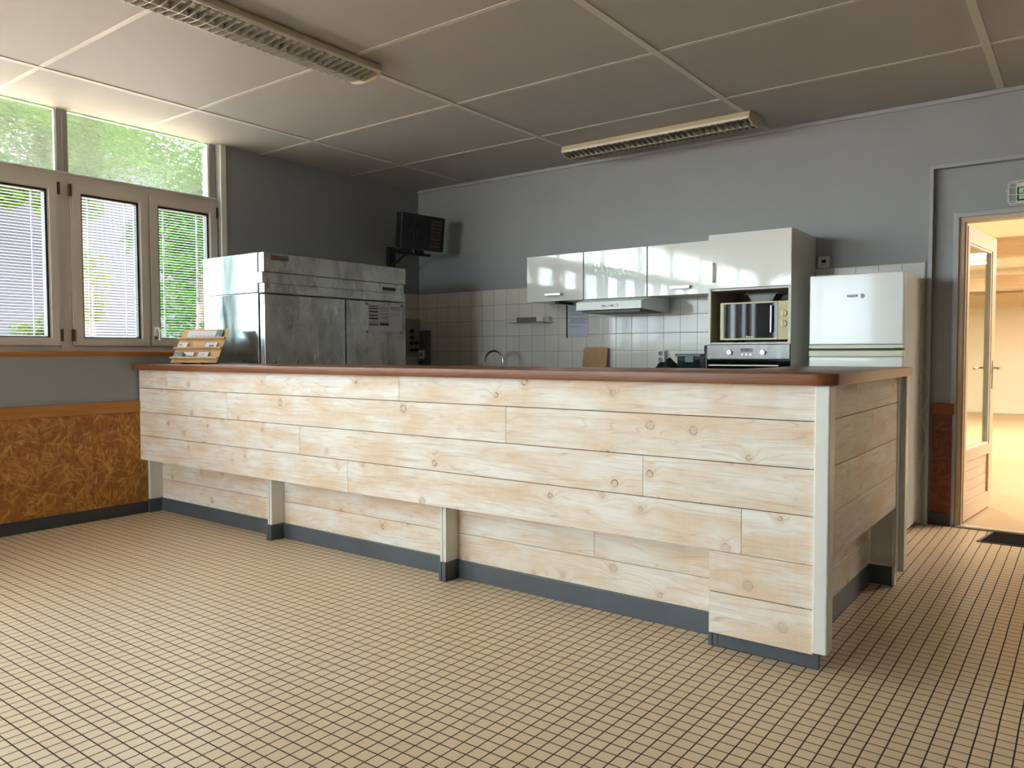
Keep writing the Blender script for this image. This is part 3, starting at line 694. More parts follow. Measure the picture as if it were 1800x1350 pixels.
MB().box(-0.806, -0.7515, 2.919, 2.999, 0.081, 1.0765, 0.007, 3).build('corner_post', 'white_wood', C)
MB().box(-0.800, -0.776, 2.999, 3.062, 0.070, 1.0765, 0.002).build('corner_strip', 'pine_strip' if False else 'white_wood', C)
MB().box(-0.806, -0.800, 2.95, 3.06, 0.070, 1.07).box(-0.905, -0.80, 2.955, 2.985, 0.085, 0.41).build('corner_return', 'white_wood', C)
mb = MB(); mb.box(-0.900, -0.790, 4.291, 4.309, 0.100, 0.41, 0.002); mb.box(-0.800, -0.776, 4.30, 4.372, 0.06, 1.0765, 0.002)
mb.build('end_panel', 'white_wood', C)
MB().box(-0.800, -0.752, 4.372, 4.452, 0.055, 1.0765, 0.005).box(-0.790, -0.778, 4.285, 4.33, 0.0, 0.10).build('rear_post', 'white_wood', C)
# carcass so that it is a solid counter
mb = MB(); mb.box(-5.695, -1.30, 3.105, 3.50, 0.0, 0.41); mb.box(-5.695, -0.84, 2.985, 3.50, 0.42, 1.0765); mb.box(-1.30, -0.915, 3.105, 4.40, 0, 0.42); mb.box(-1.30, -0.83, 3.50, 4.40, 0.42, 1.0765)
mb.build('carcass', 'lam', C)
# countertop: L outline with rounded front right corner
def round_poly(pts, rad):
    out = []
    n = len(pts)
    for i, p in enumerate(pts):
        r = rad[i]
        if r <= 0: out.append(p); continue
        p = Vector(p); a = (Vector(pts[i - 1]) - p).normalized(); b = (Vector(pts[(i + 1) % n]) - p).normalized()
        c = p + (a + b) * r
        for k in range(9):
            t = k / 8 * math.pi / 2
            out.append(tuple(c - b * r * math.cos(t) - a * r * math.sin(t)))
    return out
pts = round_poly([(-5.697, 2.890), (-0.730, 2.890), (-0.730, 4.408), (-1.310, 4.408), (-1.310, 3.572), (-5.697, 3.572)], [0, 0.075, 0.01, 0.02, 0, 0])
mb = MB(); mb.prism(pts, 2, 1.077, 1.120)
es = [e for e in mb.bm.edges if abs(e.verts[0].co.z - e.verts[1].co.z) < 1e-6]
bmesh.ops.bevel(mb.bm, geom=es, offset=0.004, segments=2, affect='EDGES', profile=0.5)
ct = mb.build('bar_countertop', 'top_wood', loc=(-3.2, 3.2, 1.077), smooth=True)
tag(ct, 'dark stained wooden bar countertop lying on the plank counter', 'countertop')

# ================================================================== WOODEN LEAFLET STAND on the bar
LS = thing('leaflet_stand', 'small tiered light-wood leaflet stand at the window end of the bar', 'leaflet stand', (-5.235, 3.16, 1.1205), R(19))
def tilt(yy, zz, a=R(30)):   # local board coords: t up the board
    return yy, zz
def stand_obj(mb, name, mat):
    o = mb.build(name, mat, None, local=True); o.parent = LS; return o
SW = 0.405; A = R(31)
def slab(mb, x0, x1, t0, t1, d0, d1, shear=0.0):
    """box on the leaning board: t along board, d outward from face"""
    def P(x, t, d): return Vector((x, -0.075 + t * math.sin(A) - d * math.cos(A), 0.012 + t * math.cos(A) + d * math.sin(A) * -1 * -0.0 + d * 0.0))
    v = [mb.bm.verts.new(P(x, t, d)) for x in (x0, x1) for t in (t0, t1) for d in (d0, d1)]
    for f in ((0, 1, 3, 2), (4, 6, 7, 5), (0, 4, 5, 1), (2, 3, 7, 6), (0, 2, 6, 4), (1, 5, 7, 3)): mb.bm.faces.new([v[i] for i in f])
TL = 0.285
mb = MB(); slab(mb, -SW / 2, SW / 2, 0, TL, -0.008, 0.0); stand_obj(mb, 'back_board', 'stand_wood')
for t in (0.034, 0.118, 0.202):
    mb = MB(); slab(mb, -SW / 2 - 0.006, SW / 2 + 0.004, t, t + 0.008, 0.0, 0.028); slab(mb, -SW / 2 - 0.006, SW / 2 + 0.004, t + 0.002, t + 0.017, 0.022, 0.028)
    stand_obj(mb, 'ledge', 'stand_wood')
for x in (-0.085, 0.075):
    mb = MB(); mb.box(x - 0.012, x + 0.012, -0.10, 0.10, 0.0, 0.014, 0.002); stand_obj(mb, 'foot', 'rail_wood_red')
# cards and leaflets: things resting in the stand (top-level)
def card(name, x0, x1, t0, hgt, mat, label, cat, group=None, marks=(), dd=0.012, thick=0.006, skew=0.0):
    T = LS.matrix_basis
    o = thing(name, label, cat, (0, 0, 0), 0, group)
    def wb(fn, nm, mt, par):
        mb = MB(); fn(mb); ob = mb.build(nm, mt, None, local=True); ob.parent = par; return ob
    wb(lambda mb: slab(mb, x0, x1, t0, t0 + hgt, dd, dd + thick), 'card_stack', mat, o)
    for k, (a, b, c, d_, mt) in enumerate(marks):
        w_ = x1 - x0
        wb(lambda mb: slab(mb, x0 + a * w_, x0 + b * w_, t0 + c * hgt, t0 + d_ * hgt, dd + thick, dd + thick + 0.0008), 'printed_mark', mt, o)
    o.matrix_basis = LS_M.copy(); return o
bpy.context.view_layer.update(); LS_M = LS.matrix_world.copy()
card('leaflet_fan', -0.135, 0.115, 0.212, 0.058, 'paper', 'fanned white leaflets on the top ledge of the wooden stand', 'leaflets', None,
     [(0.15 + 0.14 * k, 0.24 + 0.14 * k, 0.22, 0.32, 'ink_grey') for k in range(6)])
card('booklet', 0.119, 0.172, 0.212, 0.066, 'teal', 'grey-green booklet at the right end of the top ledge', 'booklet', None, [(0.25, 0.6, 0.15, 0.22, 'paper')])
card('business_card_stack', -0.183, -0.100, 0.128, 0.042, 'paper', 'white card stack at the left of the middle ledge', 'business cards', 'cards in the wooden stand', [(0.12, 0.45, 0.4, 0.75, 'ink_grey')])
card('business_card_stack', 0.062, 0.158, 0.128, 0.042, 'paper', 'white card stack with a black oval logo, right of the middle ledge', 'business cards', 'cards in the wooden stand',
     [(0.35, 0.75, 0.12, 0.50, 'ink'), (0.42, 0.68, 0.18, 0.40, 'paper'), (0.2, 0.8, 0.75, 0.8, 'ink_grey')])
card('business_card_stack', -0.190, -0.110, 0.044, 0.044, 'teal', 'grey-green card stack at the left of the bottom ledge', 'business cards', 'cards in the wooden stand', [(0.3, 0.55, 0.4, 0.5, 'paper')])
card('business_card_stack', -0.098, -0.013, 0.044, 0.044, 'paper', 'black and white card stack in the middle of the bottom ledge', 'business cards', 'cards in the wooden stand', [(0.0, 1.0, 0.0, 0.32, 'ink'), (0.0, 0.22, 0.3, 0.7, 'ink')])
card('business_card_stack', 0.032, 0.116, 0.044, 0.044, 'paper', 'white card stack at the right of the bottom ledge', 'business cards', 'cards in the wooden stand', [(0.2, 0.6, 0.5, 0.6, 'ink_grey')])

# ================================================================== COMMERCIAL STEEL FRIDGE
F = thing('steel_refrigerator', 'big two-door stainless steel refrigerator by the window', 'refrigerator', (-5.21, 4.13, 0))
MB().box(-5.575, -4.872, 3.408, 4.848, 0.12, 1.640, 0.002).build('body', 'steel', F)
MB().box(-5.575, -4.872, 3.405, 4.852, 1.644, 1.934, 0.003).build('top_casing', 'steel_top', F)
MB().box(-4.870, -4.803, 3.412, 4.856, 1.792, 1.932, 0.002).build('upper_fascia', 'steel_door', F)
fa = MB().box(-4.870, -4.815, 3.405, 4.846, 1.712, 1.790, 0.002).box(-4.870, -4.803, 3.414, 4.850, 1.640, 1.710, 0.002).build('control_fascia', 'steel_door', F)
MB().box(-4.8165, -4.812, 4.590, 4.745, 1.728, 1.757).build('control_display', 'lcd', fa)
for y in (4.63, 4.66, 4.69, 4.72): MB().cyl((-4.816, y, 1.720), (-4.812, y, 1.720), 0.003, 8).build('button', 'black', fa)
for a, b in ((3.412, 4.165), (4.180, 4.850)):
    d = MB().box(-4.858, -4.800, a, b, 0.14, 1.628, 0.003).build('door', 'steel_door', F)
for x in (-5.5, -4.93):
    for y in (3.48, 4.78): MB().cyl((x, y, 0), (x, y, 0.12), 0.022).build('leg', 'nickel', F)
# maker label
lab = MB().box(-4.8035, -4.8015, 3.470, 3.625, 1.880, 1.918).build('maker_label', 'grey_box', F)
text('lettering', 'cor', 0.040, (-4.8012, 3.512, 1.900), FX, 'red', lab, 1.0, 0.0018)
for k, z in enumerate((1.909, 1.903, 1.893)): MB().box(-4.8015, -4.8008, 3.555, 3.615 - 0.004 * k, z - (0.001 if k < 2 else 0.004), z + 0.001).build('lettering', 'ink' if k == 2 else 'ink_grey', lab)
lab2 = MB().box(-4.8035, -4.8015, 3.425, 3.458, 1.672, 1.702).build('small_tag', 'panel_beige', F)
text('lettering', 'C', 0.018, (-4.8012, 3.441, 1.687), FX, 'ink', lab2)
# notice on the door
NT_ = thing('safety_notice', 'printed notice sheet taped on the steel refrigerator door', 'notice', (-4.800, 4.60, 1.37))
MB().box(-4.7995, -4.7975, 4.405, 4.800, 1.378, 1.602).build('sheet', 'paper', NT_)
blocks = [(4.418, 4.520, [(1.592, 1.586, 'ink'), (1.582, 1.578, 'ink_grey'), (1.573, 1.564, 'ink'), (1.550, 1.538, 'ink'), (1.532, 1.528, 'ink_grey'), (1.518, 1.508, 'ink'), (1.494, 1.480, 'ink'), (1.462, 1.458, 'ink'), (1.446, 1.425, 'ink_grey')]),
          (4.540, 4.645, [(1.578, 1.574, 'ink'), (1.564, 1.560, 'ink_grey'), (1.550, 1.546, 'ink_grey'), (1.530, 1.526, 'ink'), (1.504, 1.500, 'ink'), (1.490, 1.487, 'ink_grey'), (1.478, 1.475, 'ink_grey'), (1.466, 1.463, 'ink_grey'), (1.452, 1.430, 'ink')]),
          (4.672, 4.780, [(1.588, 1.583, 'ink'), (1.570, 1.566, 'ink'), (1.535, 1.532, 'ink_grey'), (1.524, 1.521, 'ink_grey'), (1.510, 1.507, 'ink_grey')])]
for a, b, ls in blocks:
    for z1, z0, mt in ls: MB().box(-4.7975, -4.7968, a, b, z0, z1).build('printed_block', mt, NT_)
for (y, z) in ((4.398, 1.604), (4.802, 1.602), (4.40, 1.372), (4.80, 1.372)):
    MB().box(-4.7985, -4.7962, y - 0.016, y + 0.010, z - 0.010, z + 0.014).build('tape', 'grey_box', NT_)

# ================================================================== HEATER on swivel bracket
H = thing('fan_heater', 'black fan heater on a wall bracket in the dark corner', 'heater', (-5.20, 5.40, 2.16))
hb = bpy.data.objects.new('housing_mount', None)
def hx(mb, name, mat, par=None, smooth=False):
    o = mb.build(name, mat, None, local=True, smooth=smooth)
    o.parent = par or H
    if not par: o.matrix_local = HM
    return o
HM = Matrix.Translation((0.07, 0.0, 0.185)) @ Euler((0, R(6), R(-7))).to_matrix().to_4x4()
# local frame: +x face, y width, z height
hs = hx(MB().box(-0.09, 0.0, -0.235, 0.295, -0.165, 0.165, 0.012, 3), 'housing', 'black_satin')
def sub(mb, name, mat, smooth=False):
    o = mb.build(name, mat, None, local=True, smooth=smooth); o.parent = hs; return o
mb = MB(); mb.box(0, 0.006, 0.110, 0.245, -0.145, 0.140)
sub(mb, 'element_grille', 'copper_grille')
mb = MB()
for k in range(9): mb.box(0.004, 0.014, 0.105, 0.250, -0.142 + k * 0.034, -0.134 + k * 0.034)
for k in range(5): mb.box(0.006, 0.012, 0.110 + k * 0.033, 0.113 + k * 0.033, -0.145, 0.140)
sub(mb, 'louvre', 'black')
mb = MB()
for rr in (0.03, 0.06, 0.09, 0.12): mb.tube([(0.008, -0.09 + rr * math.cos(t * math.pi / 16), rr * math.sin(t * math.pi / 16)) for t in range(32)], 0.0022, 6, True)
for t in range(8): mb.cyl((0.008, -0.09, 0), (0.008, -0.09 + 0.12 * math.cos(t * math.pi / 4), 0.12 * math.sin(t * math.pi / 4)), 0.002, 6)
sub(mb, 'fan_guard', 'black_satin')
# bracket
mb = MB(); mb.box(-5.698, -5.660, 5.49, 5.585, 2.04, 2.262, 0.002)
mb.build('wall_plate', 'black_satin', H)
mb = MB(); mb.tube([(-5.67, 5.54, 2.235), (-5.45, 5.52, 2.215), (-5.18, 5.48, 2.165)], 0.016, 8)
mb.tube([(-5.67, 5.54, 2.07), (-5.42, 5.52, 2.20)], 0.014, 8)
mb.tube([(-5.36, 5.22, 2.165), (-5.30, 5.70, 2.165)], 0.014, 8); mb.tube([(-5.28, 5.46, 2.165), (-5.28, 5.46, 2.20)], 0.02, 8)
mb.build('swivel_arm', 'black_satin', H)

# ================================================================== CONTROL PANEL, DUCT BOARD, SOCKET
P_ = thing('control_panel', 'beige wall panel with black knobs beside the steel refrigerator', 'control panel', (-5.69, 5.80, 1.15))
MB().box(-5.690, -5.664, 5.640, 5.936, 1.160, 1.548, 0.004).build('face_plate', 'panel_beige', P_)
for y, z, r in ((5.800, 1.425, 0.021), (5.800, 1.360, 0.019), (5.800, 1.300, 0.019), (5.868, 1.302, 0.019), (5.802, 1.228, 0.019), (5.870, 1.228, 0.019), (5.675, 1.48, 0.014), (5.675, 1.23, 0.014)):
    MB().cyl((-5.665, y, z), (-5.640, y, z), r, 14).box(-5.642, -5.636, y - 0.003, y + 0.003, z - r * 0.8, z + r * 0.8).build('knob', 'black', P_)
tag(bx('duct_board', 'grey_box', -5.662, -5.520, 5.915, 5.949, 0.92, 1.432, bev=0.003, loc=(-5.6, 5.93, 0.92)), 'narrow grey board in the corner of the tiled wall', 'board')
S_ = thing('wall_socket', 'white square power socket on the grey corner board', 'socket', (-5.61, 5.90, 1.13))
p = MB().box(-5.650, -5.570, 5.890, 5.9045, 1.135, 1.225, 0.004).build('face_plate', 'white', S_)
MB().cyl((-5.61, 5.8895, 1.180), (-5.61, 5.891, 1.180), 0.022, 20).build('plug_well', 'ink_grey', S_)
tag(bx('cable_plug', 'black', -5.625, -5.595, 5.865, 5.9045, 1.085, 1.112, bev=0.004, loc=(-5.61, 5.9, 1.085)), 'small black plug just under the corner socket', 'plug')

# ================================================================== BACK KITCHEN: base units, worktop
units = [(-4.90, -4.30), (-4.30, -3.70), (-3.44, -2.84), (-2.84, -2.245)]
units = [(-5.44, -4.62), (-4.62, -4.03), (-4.03, -3.44), (-3.44, -2.845), (-2.845, -2.25)]
names = ['below the tap', 'left of the hob unit', 'under the cutting board', 'under the extractor hood', 'next to the oven housing']
names = ['in the corner by the control panel', 'below the kitchen tap', 'under the leftmost wall cupboard', 'under the extractor hood', 'next to the tall oven housing']
for (a, b), nm in zip(units, names):
    U = thing('base_cabinet', 'white gloss base cabinet ' + nm, 'cabinet', ((a + b) / 2, 5.65, 0), group='base cabinets behind the bar')
    MB().box(a + 0.001, b - 0.001, 5.40, 5.945, 0.10, 0.860).box(a + 0.001, b - 0.001, 5.45, 5.94, 0, 0.10).build('body', 'lam', U)
    d = MB().box(a + 0.003, b - 0.003, 5.380, 5.399, 0.11, 0.855, 0.002).build('door', 'white_gloss', U)
    MB().box(a + 0.2, a + 0.36, 5.352, 5.360, 0.78, 0.80, 0.002).box(a + 0.20, a + 0.21, 5.352, 5.380, 0.78, 0.80).box(a + 0.35, a + 0.36, 5.352, 5.380, 0.78, 0.80).build('handle', 'nickel', d)
wt = MB(); wt.box(-5.515, -2.25, 5.36, 5.948, 0.862, 0.900, 0.003)
tag(wt.build('worktop', 'grey_box', loc=(-3.9, 5.65, 0.862)), 'grey kitchen worktop along the tiled wall', 'worktop')
SK = thing('kitchen_sink', 'stainless steel inset sink below the curved tap', 'sink', (-4.48, 5.62, 0.9))
mb = MB(); a, b, c, d = -4.95, -4.12, 5.42, 5.84
mb.box(a, b, c, c + 0.03, 0.9, 0.906); mb.box(a, b, d - 0.09, d, 0.9, 0.906); mb.box(a, a + 0.03, c, d, 0.9, 0.906); mb.box(b - 0.40, b, c, d, 0.9, 0.906)
mb.build('sink_deck', 'steel_oven', SK)
MB().box(a + 0.03, b - 0.40, c + 0.03, d - 0.09, 0.9005, 0.902).build('basin', 'grey_box', SK)
TP = thing('kitchen_tap', 'curved chrome swan-neck tap seen over the bar top', 'tap', (-4.342, 5.65, 0.906))
mb = MB(); pts = [(-4.342, 5.65, 0.906 + 0.02 * k) for k in range(12)]
for k in range(1, 13):
    t = k / 12 * math.pi; pts.append((-4.342 - 0.105 * (1 - math.cos(t)), 5.65, 1.126 + 0.088 * math.sin(t)))
pts.append((-4.553, 5.65, 1.108))
mb.tube(pts, 0.0105, 12); mb.build('spout', 'chrome', TP, smooth=True)
MB().cyl((-4.342, 5.65, 0.906), (-4.342, 5.65, 0.945), 0.026, 20).tube([(-4.342, 5.65, 0.94), (-4.30, 5.62, 0.965), (-4.27, 5.60, 0.985)], 0.007).build('tap_base', 'chrome', TP, smooth=True)
HB = thing('hob', 'black glass hob set in the worktop under the hood', 'hob', (-3.14, 5.63, 0.9))
MB().box(-3.42, -2.86, 5.40, 5.88, 0.9, 0.907, 0.002).build('glass_plate', 'oven_glass', HB)
for x, y, r in ((-3.27, 5.52, 0.09), (-3.0, 5.52, 0.07), (-3.27, 5.76, 0.07), (-3.0, 5.76, 0.09)): MB().cyl((x, y, 0.907), (x, y, 0.909), r, 28).build('cooking_zone', 'grey_box', HB)

# ================================================================== WALL CUPBOARDS, HOOD
cups = [(-4.035, -3.448, 'white gloss wall cupboard at the window end, left of the hood', (-3.820, -3.660), 'white_gloss'),
        (-3.442, -2.853, 'handleless rippled gloss cupboard directly over the extractor hood', None, 'ripple_gloss'),
        (-2.847, -2.247, 'white gloss wall cupboard between the hood and the tall housing', (-2.640, -2.478), 'white_gloss')]
for a, b, lb, hd, mt in cups:
    U = thing('wall_cupboard', lb, 'cupboard', ((a + b) / 2, 5.78, 1.645), group='cupboards over the tiles')
    MB().box(a, b, 5.622, 5.948, 1.648 + (0.0 if hd else 0.002), 2.040, 0.001).build('body', 'lam', U)
    d = MB().box(a + 0.002, b - 0.002, 5.600, 5.620, 1.645, 2.043, 0.0015).build('door', mt, U)
    if hd: MB().box(hd[0], hd[1], 5.566, 5.577, 1.690, 1.712, 0.002).box(hd[0], hd[0] + 0.010, 5.57, 5.601, 1.692, 1.710).box(hd[1] - 0.010, hd[1], 5.57, 5.601, 1.692, 1.710).build('handle', 'nickel', d)
# small clamp under first cupboard
tag(bx('cupboard_clip', 'black', -3.775, -3.735, 5.66, 5.90, 1.625, 1.6465, bev=0.003, loc=(-3.75, 5.78, 1.625)), 'small black fitting under the leftmost wall cupboard', 'fitting')
HD = thing('extractor_hood', 'white slanted extractor hood over the hob', 'extractor hood', (-3.14, 5.7, 1.52))
mb = MB(); mb.prism([(5.950, 1.643), (5.612, 1.643), (5.455, 1.608), (5.450, 1.545), (5.950, 1.525)], 0, -3.424, -2.826)
mb.build('casing', 'hood', HD)
MB().box(-3.39, -2.86, 5.50, 5.90, 1.524, 1.5395).build('grease_filter', 'grey_box', HD)
cp = MB().box(-3.185, -3.035, 5.446, 5.453, 1.560, 1.588, 0.003).build('control_strip', 'white', HD)
for x in (-3.165, -3.152, -3.09, -3.078): MB().cyl((x, 5.443, 1.574), (x, 5.447, 1.574), 0.006, 12).build('button', 'ink_grey', cp)

# ================================================================== TALL OVEN HOUSING
T_ = thing('tall_oven_housing', 'tall white cabinet with a niche over the built-in oven', 'cabinet', (-1.942, 5.66, 0))
a, b = -2.241, -1.646
mb = MB(); mb.box(a, a + 0.017, 5.390, 5.948, 0.0, 2.046, 0.001); mb.box(b - 0.017, b, 5.378, 5.948, 0.0, 2.046, 0.001)
mb.box(a + 0.017, b - 0.017, 5.392, 5.948, 2.030, 2.046); mb.box(a + 0.017, b - 0.017, 5.385, 5.94, 1.640, 1.654); mb.box(a + 0.017, b - 0.017, 5.378, 5.94, 1.254, 1.268); mb.box(a + 0.017, b - 0.017, 5.40, 5.94, 0.64, 0.655); mb.box(a + 0.017, b - 0.017, 5.40, 5.94, 0.08, 0.10)
mb.build('carcass', 'lam', T_)
MB().box(a + 0.017, b - 0.017, 5.930, 5.945, 0.10, 2.03).box(a + 0.0165, a + 0.019, 5.40, 5.93, 1.268, 1.64).box(b - 0.019, b - 0.0165, 5.40, 5.93, 1.268, 1.64).build('niche_lining', 'niche', T_)
MB().box(a, a + 0.019, 5.372, 5.390, 1.256, 1.652, 0.001).build('front_edge', 'white_wood', T_)
MB().box(b - 0.019, b, 5.370, 5.378, 1.256, 1.652, 0.001).build('front_edge', 'white_wood', T_)
d = MB().box(a + 0.001, b - 0.001, 5.368, 5.388, 1.656, 2.045, 0.0015).build('door', 'white_gloss', T_)
MB().box(-2.214, -2.194, 5.334, 5.345, 1.703, 1.842, 0.002).box(-2.214, -2.194, 5.34, 5.37, 1.703, 1.713).box(-2.214, -2.194, 5.34, 5.37, 1.832, 1.842).build('handle', 'nickel', d)
MB().box(a + 0.002, b - 0.002, 5.368, 5.388, 0.10, 0.63, 0.0015).build('lower_door', 'white_gloss', T_)
OV = thing('built_in_oven', 'built-in steel oven under the yellowed microwave', 'oven', (-1.942, 5.6, 0.655))
MB().box(a + 0.02, b - 0.02, 5.372, 5.90, 0.658, 1.250).build('oven_body', 'black', OV)
op = MB().box(-2.240, -1.645, 5.352, 5.372, 1.148, 1.252, 0.003).build('control_fascia', 'steel_oven', OV)
for x in (-2.066, -1.827): MB().cyl((x, 5.352, 1.196), (x, 5.330, 1.196), 0.019, 24, 0.016).build('knob', 'chrome', op, smooth=True)
for k in range(11):
    t = R(200 - k * 0 ) ; ang = R(-60 + k * 30)
    MB().cyl((-2.066 + 0.031 * math.cos(ang), 5.3515, 1.196 + 0.031 * math.sin(ang)), (-2.066 + 0.031 * math.cos(ang), 5.353, 1.196 + 0.031 * math.sin(ang)), 0.0022, 6).build('dial_mark', 'ink', op)
dp = MB().box(-1.990, -1.902, 5.350, 5.353, 1.200, 1.226).build('clock_display', 'lcd', op)
text('digits', '12:58', 0.020, (-1.946, 5.3498, 1.213), FY, 'ink_grey', dp)
for x in (-1.975, -1.946, -1.917): MB().cyl((x, 5.353, 1.181), (x, 5.345, 1.181), 0.006, 12).build('button', 'chrome', op)
od = MB().box(-2.240, -1.645, 5.352, 5.372, 0.665, 1.145, 0.003).build('oven_door', 'oven_glass', OV)
MB().cyl((-2.212, 5.318, 1.104), (-1.710, 5.318, 1.104), 0.008, 14).box(-2.20, -2.185, 5.318, 5.353, 1.098, 1.110).box(-1.74, -1.725, 5.318, 5.353, 1.098, 1.110).build('door_handle', 'nickel', od, smooth=True)
MW = thing('microwave_oven', 'yellowed cream microwave with black door standing in the niche', 'microwave', (-1.91, 5.55, 1.268))
MB().box(-2.158, -1.667, 5.412, 5.800, 1.285, 1.552, 0.004).build('body', 'cream', MW)
for x in (-2.12, -1.71):
    for y in (5.45, 5.76): MB().cyl((x, y, 1.268), (x, y, 1.286), 0.012, 10).build('foot', 'black', MW)
fr = MB(); fr.box(-2.160, -2.132, 5.398, 5.413, 1.284, 1.553, 0.003); fr.box(-2.132, -1.748, 5.398, 5.413, 1.284, 1.297, 0.002); fr.box(-2.132, -1.748, 5.398, 5.413, 1.541, 1.553, 0.002)
fr = fr.build('door_frame', 'cream_light', MW)
dg = MB().box(-2.132, -1.748, 5.402, 5.413, 1.297, 1.541).build('door_glass', 'oven_glass', MW)
MB().cyl((-1.785, 5.378, 1.335), (-1.785, 5.378, 1.520), 0.0065, 12).cyl((-1.785, 5.378, 1.345), (-1.785, 5.403, 1.345), 0.005, 8).cyl((-1.785, 5.378, 1.510), (-1.785, 5.403, 1.510), 0.005, 8).build('door_handle', 'chrome', dg, smooth=True)
text('lettering', 'Brandt', 0.018, (-1.945, 5.4012, 1.306), FY, 'white', dg, 1.0, 0.0006)
pn = MB().box(-1.746, -1.667, 5.398, 5.413, 1.284, 1.553, 0.003).build('control_fascia', 'cream', MW)
for z in (1.465, 1.395): MB().cyl((-1.703, 5.398, z), (-1.703, 5.384, z), 0.023, 24, 0.021).box(-1.706, -1.700, 5.380, 5.386, z - 0.020, z + 0.020).build('knob', 'cream_light', pn, smooth=True)
for z, dx in ((1.43, -0.03), (1.43, 0.02), (1.362, -0.02), (1.362, 0.02), (1.495, -0.03)): MB().box(-1.706 + dx, -1.698 + dx, 5.397, 5.3985, z, z + 0.003).build('printed_mark', 'ink_grey', pn)
mb = MB(); mb.box(-2.005, -1.765, 5.46, 5.66, 1.608, 1.614, 0.002); mb.prism([(-1.955, 1.553), (-1.815, 1.553), (-1.785, 1.608), (-1.985, 1.608)], 1, 5.48, 5.64)
tag(mb.build('plastic_tub', 'tub', loc=(-1.885, 5.56, 1.553)), 'grey translucent tub lying on the microwave', 'tub')

# ================================================================== WHITE FRIDGE
FR = thing('fridge_freezer', 'white domestic fridge freezer between tall cabinet and door', 'refrigerator', (-1.222, 5.64, 0))
fa_, fb = -1.512, -0.940
MB().box(fa_, fb, 5.385, 5.930, 0.03, 1.706, 0.006).build('body', 'fridge_white', FR)
MB().box(fa_ + 0.02, fb - 0.02, 5.40, 5.90, 0.0, 0.03).build('plinth', 'black', FR)
d1 = MB().box(fa_, fb, 5.328, 5.382, 1.245, 1.703, 0.008, 3).build('freezer_door', 'fridge_white', FR)
g1_ = MB(); g1_.box(fa_, fb, 5.328, 5.382, 1.222, 1.243, 0.003); g1_.prism([(fa_ + 0.02, 1.221), (fa_ + 0.07, 1.236), (fb - 0.10, 1.236), (fb - 0.05, 1.221)], 1, 5.320, 5.330)
g1_.build('upper_grip', 'fridge_cream', d1)
d2 = MB().box(fa_, fb, 5.328, 5.382, 0.06, 1.166, 0.008, 3).build('fridge_door', 'fridge_white', FR)
MB().box(fa_, fb, 5.326, 5.382, 1.168, 1.206, 0.004).build('lower_grip', 'fridge_cream', d2)
MB().box(fa_ + 0.01, fb - 0.01, 5.345, 5.385, 1.204, 1.224).build('gap_shadow_strip', 'black', FR)  # black strip stands in for the shade in the gap between the doors
text('lettering', 'FAGOR', 0.022, (-1.243, 5.3275, 1.558), FY, 'ink', d1, 0.9, 0.0008)
mb = MB(); mb.tube([(-1.184 + 0.012 * math.cos(R(q)), 5.3272, 1.557 + 0.012 * math.sin(R(q))) for q in range(-150, 151, 20)], 0.0025, 6); mb.cyl((-1.184, 5.3265, 1.557), (-1.184, 5.3285, 1.557), 0.006, 12)
mb.build('emblem', 'ink', d1)
# cable behind the fridge
mb = MB(); cpts = []
for k in range(25):
    t = k / 24; cpts.append((-0.932 + 0.05 * math.sin(math.pi * t) , 5.935 - 0.0 * t, 1.12 - 0.36 * t))
for k in range(1, 25):
    t = k / 24; cpts.append((-0.932 + 0.035 * math.sin(math.pi * t), 5.935, 0.76 - 0.34 * t))
mb.tube(cpts, 0.003, 6)
tag(mb.build('power_cable', 'cable', loc=(-0.92, 5.935, 0.42), smooth=True), 'thin white cable looping down the wall beside the fridge', 'cable')
TH = thing('thermostat', 'small white thermostat on the wall over the fridge', 'thermostat', (-1.587, 5.95, 1.81))
MB().box(-1.628, -1.546, 5.937, 5.9595, 1.815, 1.899, 0.004).build('housing', 'white', TH)
MB().box(-1.602, -1.572, 5.9355, 5.9375, 1.852, 1.874).build('display', 'lcd', TH)
MB().box(-1.606, -1.568, 5.9358, 5.9372, 1.836, 1.839).build('printed_mark', 'ink_grey', TH)

# ================================================================== BACK WALL BITS
LB = thing('strip_lamp', 'short unlit strip lamp on the tiles left of the cupboards', 'lamp', (-4.2, 5.92, 1.47))
MB().box(-4.440, -3.985, 5.865, 5.950, 1.480, 1.487, 0.001).build('base_shelf', 'nickel', LB)
MB().box(-4.375, -4.140, 5.900, 5.948, 1.488, 1.530, 0.006).build('diffuser', 'grey_box', LB)
MB().box(-4.135, -4.060, 5.890, 5.949, 1.488, 1.534, 0.003).build('switch_housing', 'white', LB)
MB().box(-4.058, -4.000, 5.880, 5.949, 1.472, 1.534, 0.008).build('end_cap', 'nickel', LB)
PS = thing('paper_sheet', 'printed sheet of paper taped on the tiles beside the hood', 'paper', (-3.72, 5.945, 1.33))
MB().box(-3.812, -3.614, 5.9465, 5.9485, 1.334, 1.622).build('sheet', 'paper_blue', PS)
for k, z in enumerate((1.575, 1.560, 1.545, 1.532, 1.505, 1.492, 1.478, 1.465, 1.43)):
    MB().box(-3.800, -3.650 + 0.02 * ((k * 7) % 3) - (0.08 if k == 8 else 0), 5.9455, 5.9466, z, z + 0.005).build('printed_line', 'ink_grey', PS)
tag(bx('hanging_strap', 'black', -3.838, -3.829, 5.940, 5.9495, 1.332, 1.628, loc=(-3.834, 5.945, 1.332)), 'thin black strap hanging left of the taped sheet', 'strap')
CB = MB(); CB.box(-3.635, -3.392, -0.011, 0.011, 0, 0.345, 0.0)
bm_ = CB.bm
es = [e for e in bm_.edges if abs(e.verts[0].co.y - e.verts[1].co.y) > 0.01 and e.verts[0].co.z > 0.3]
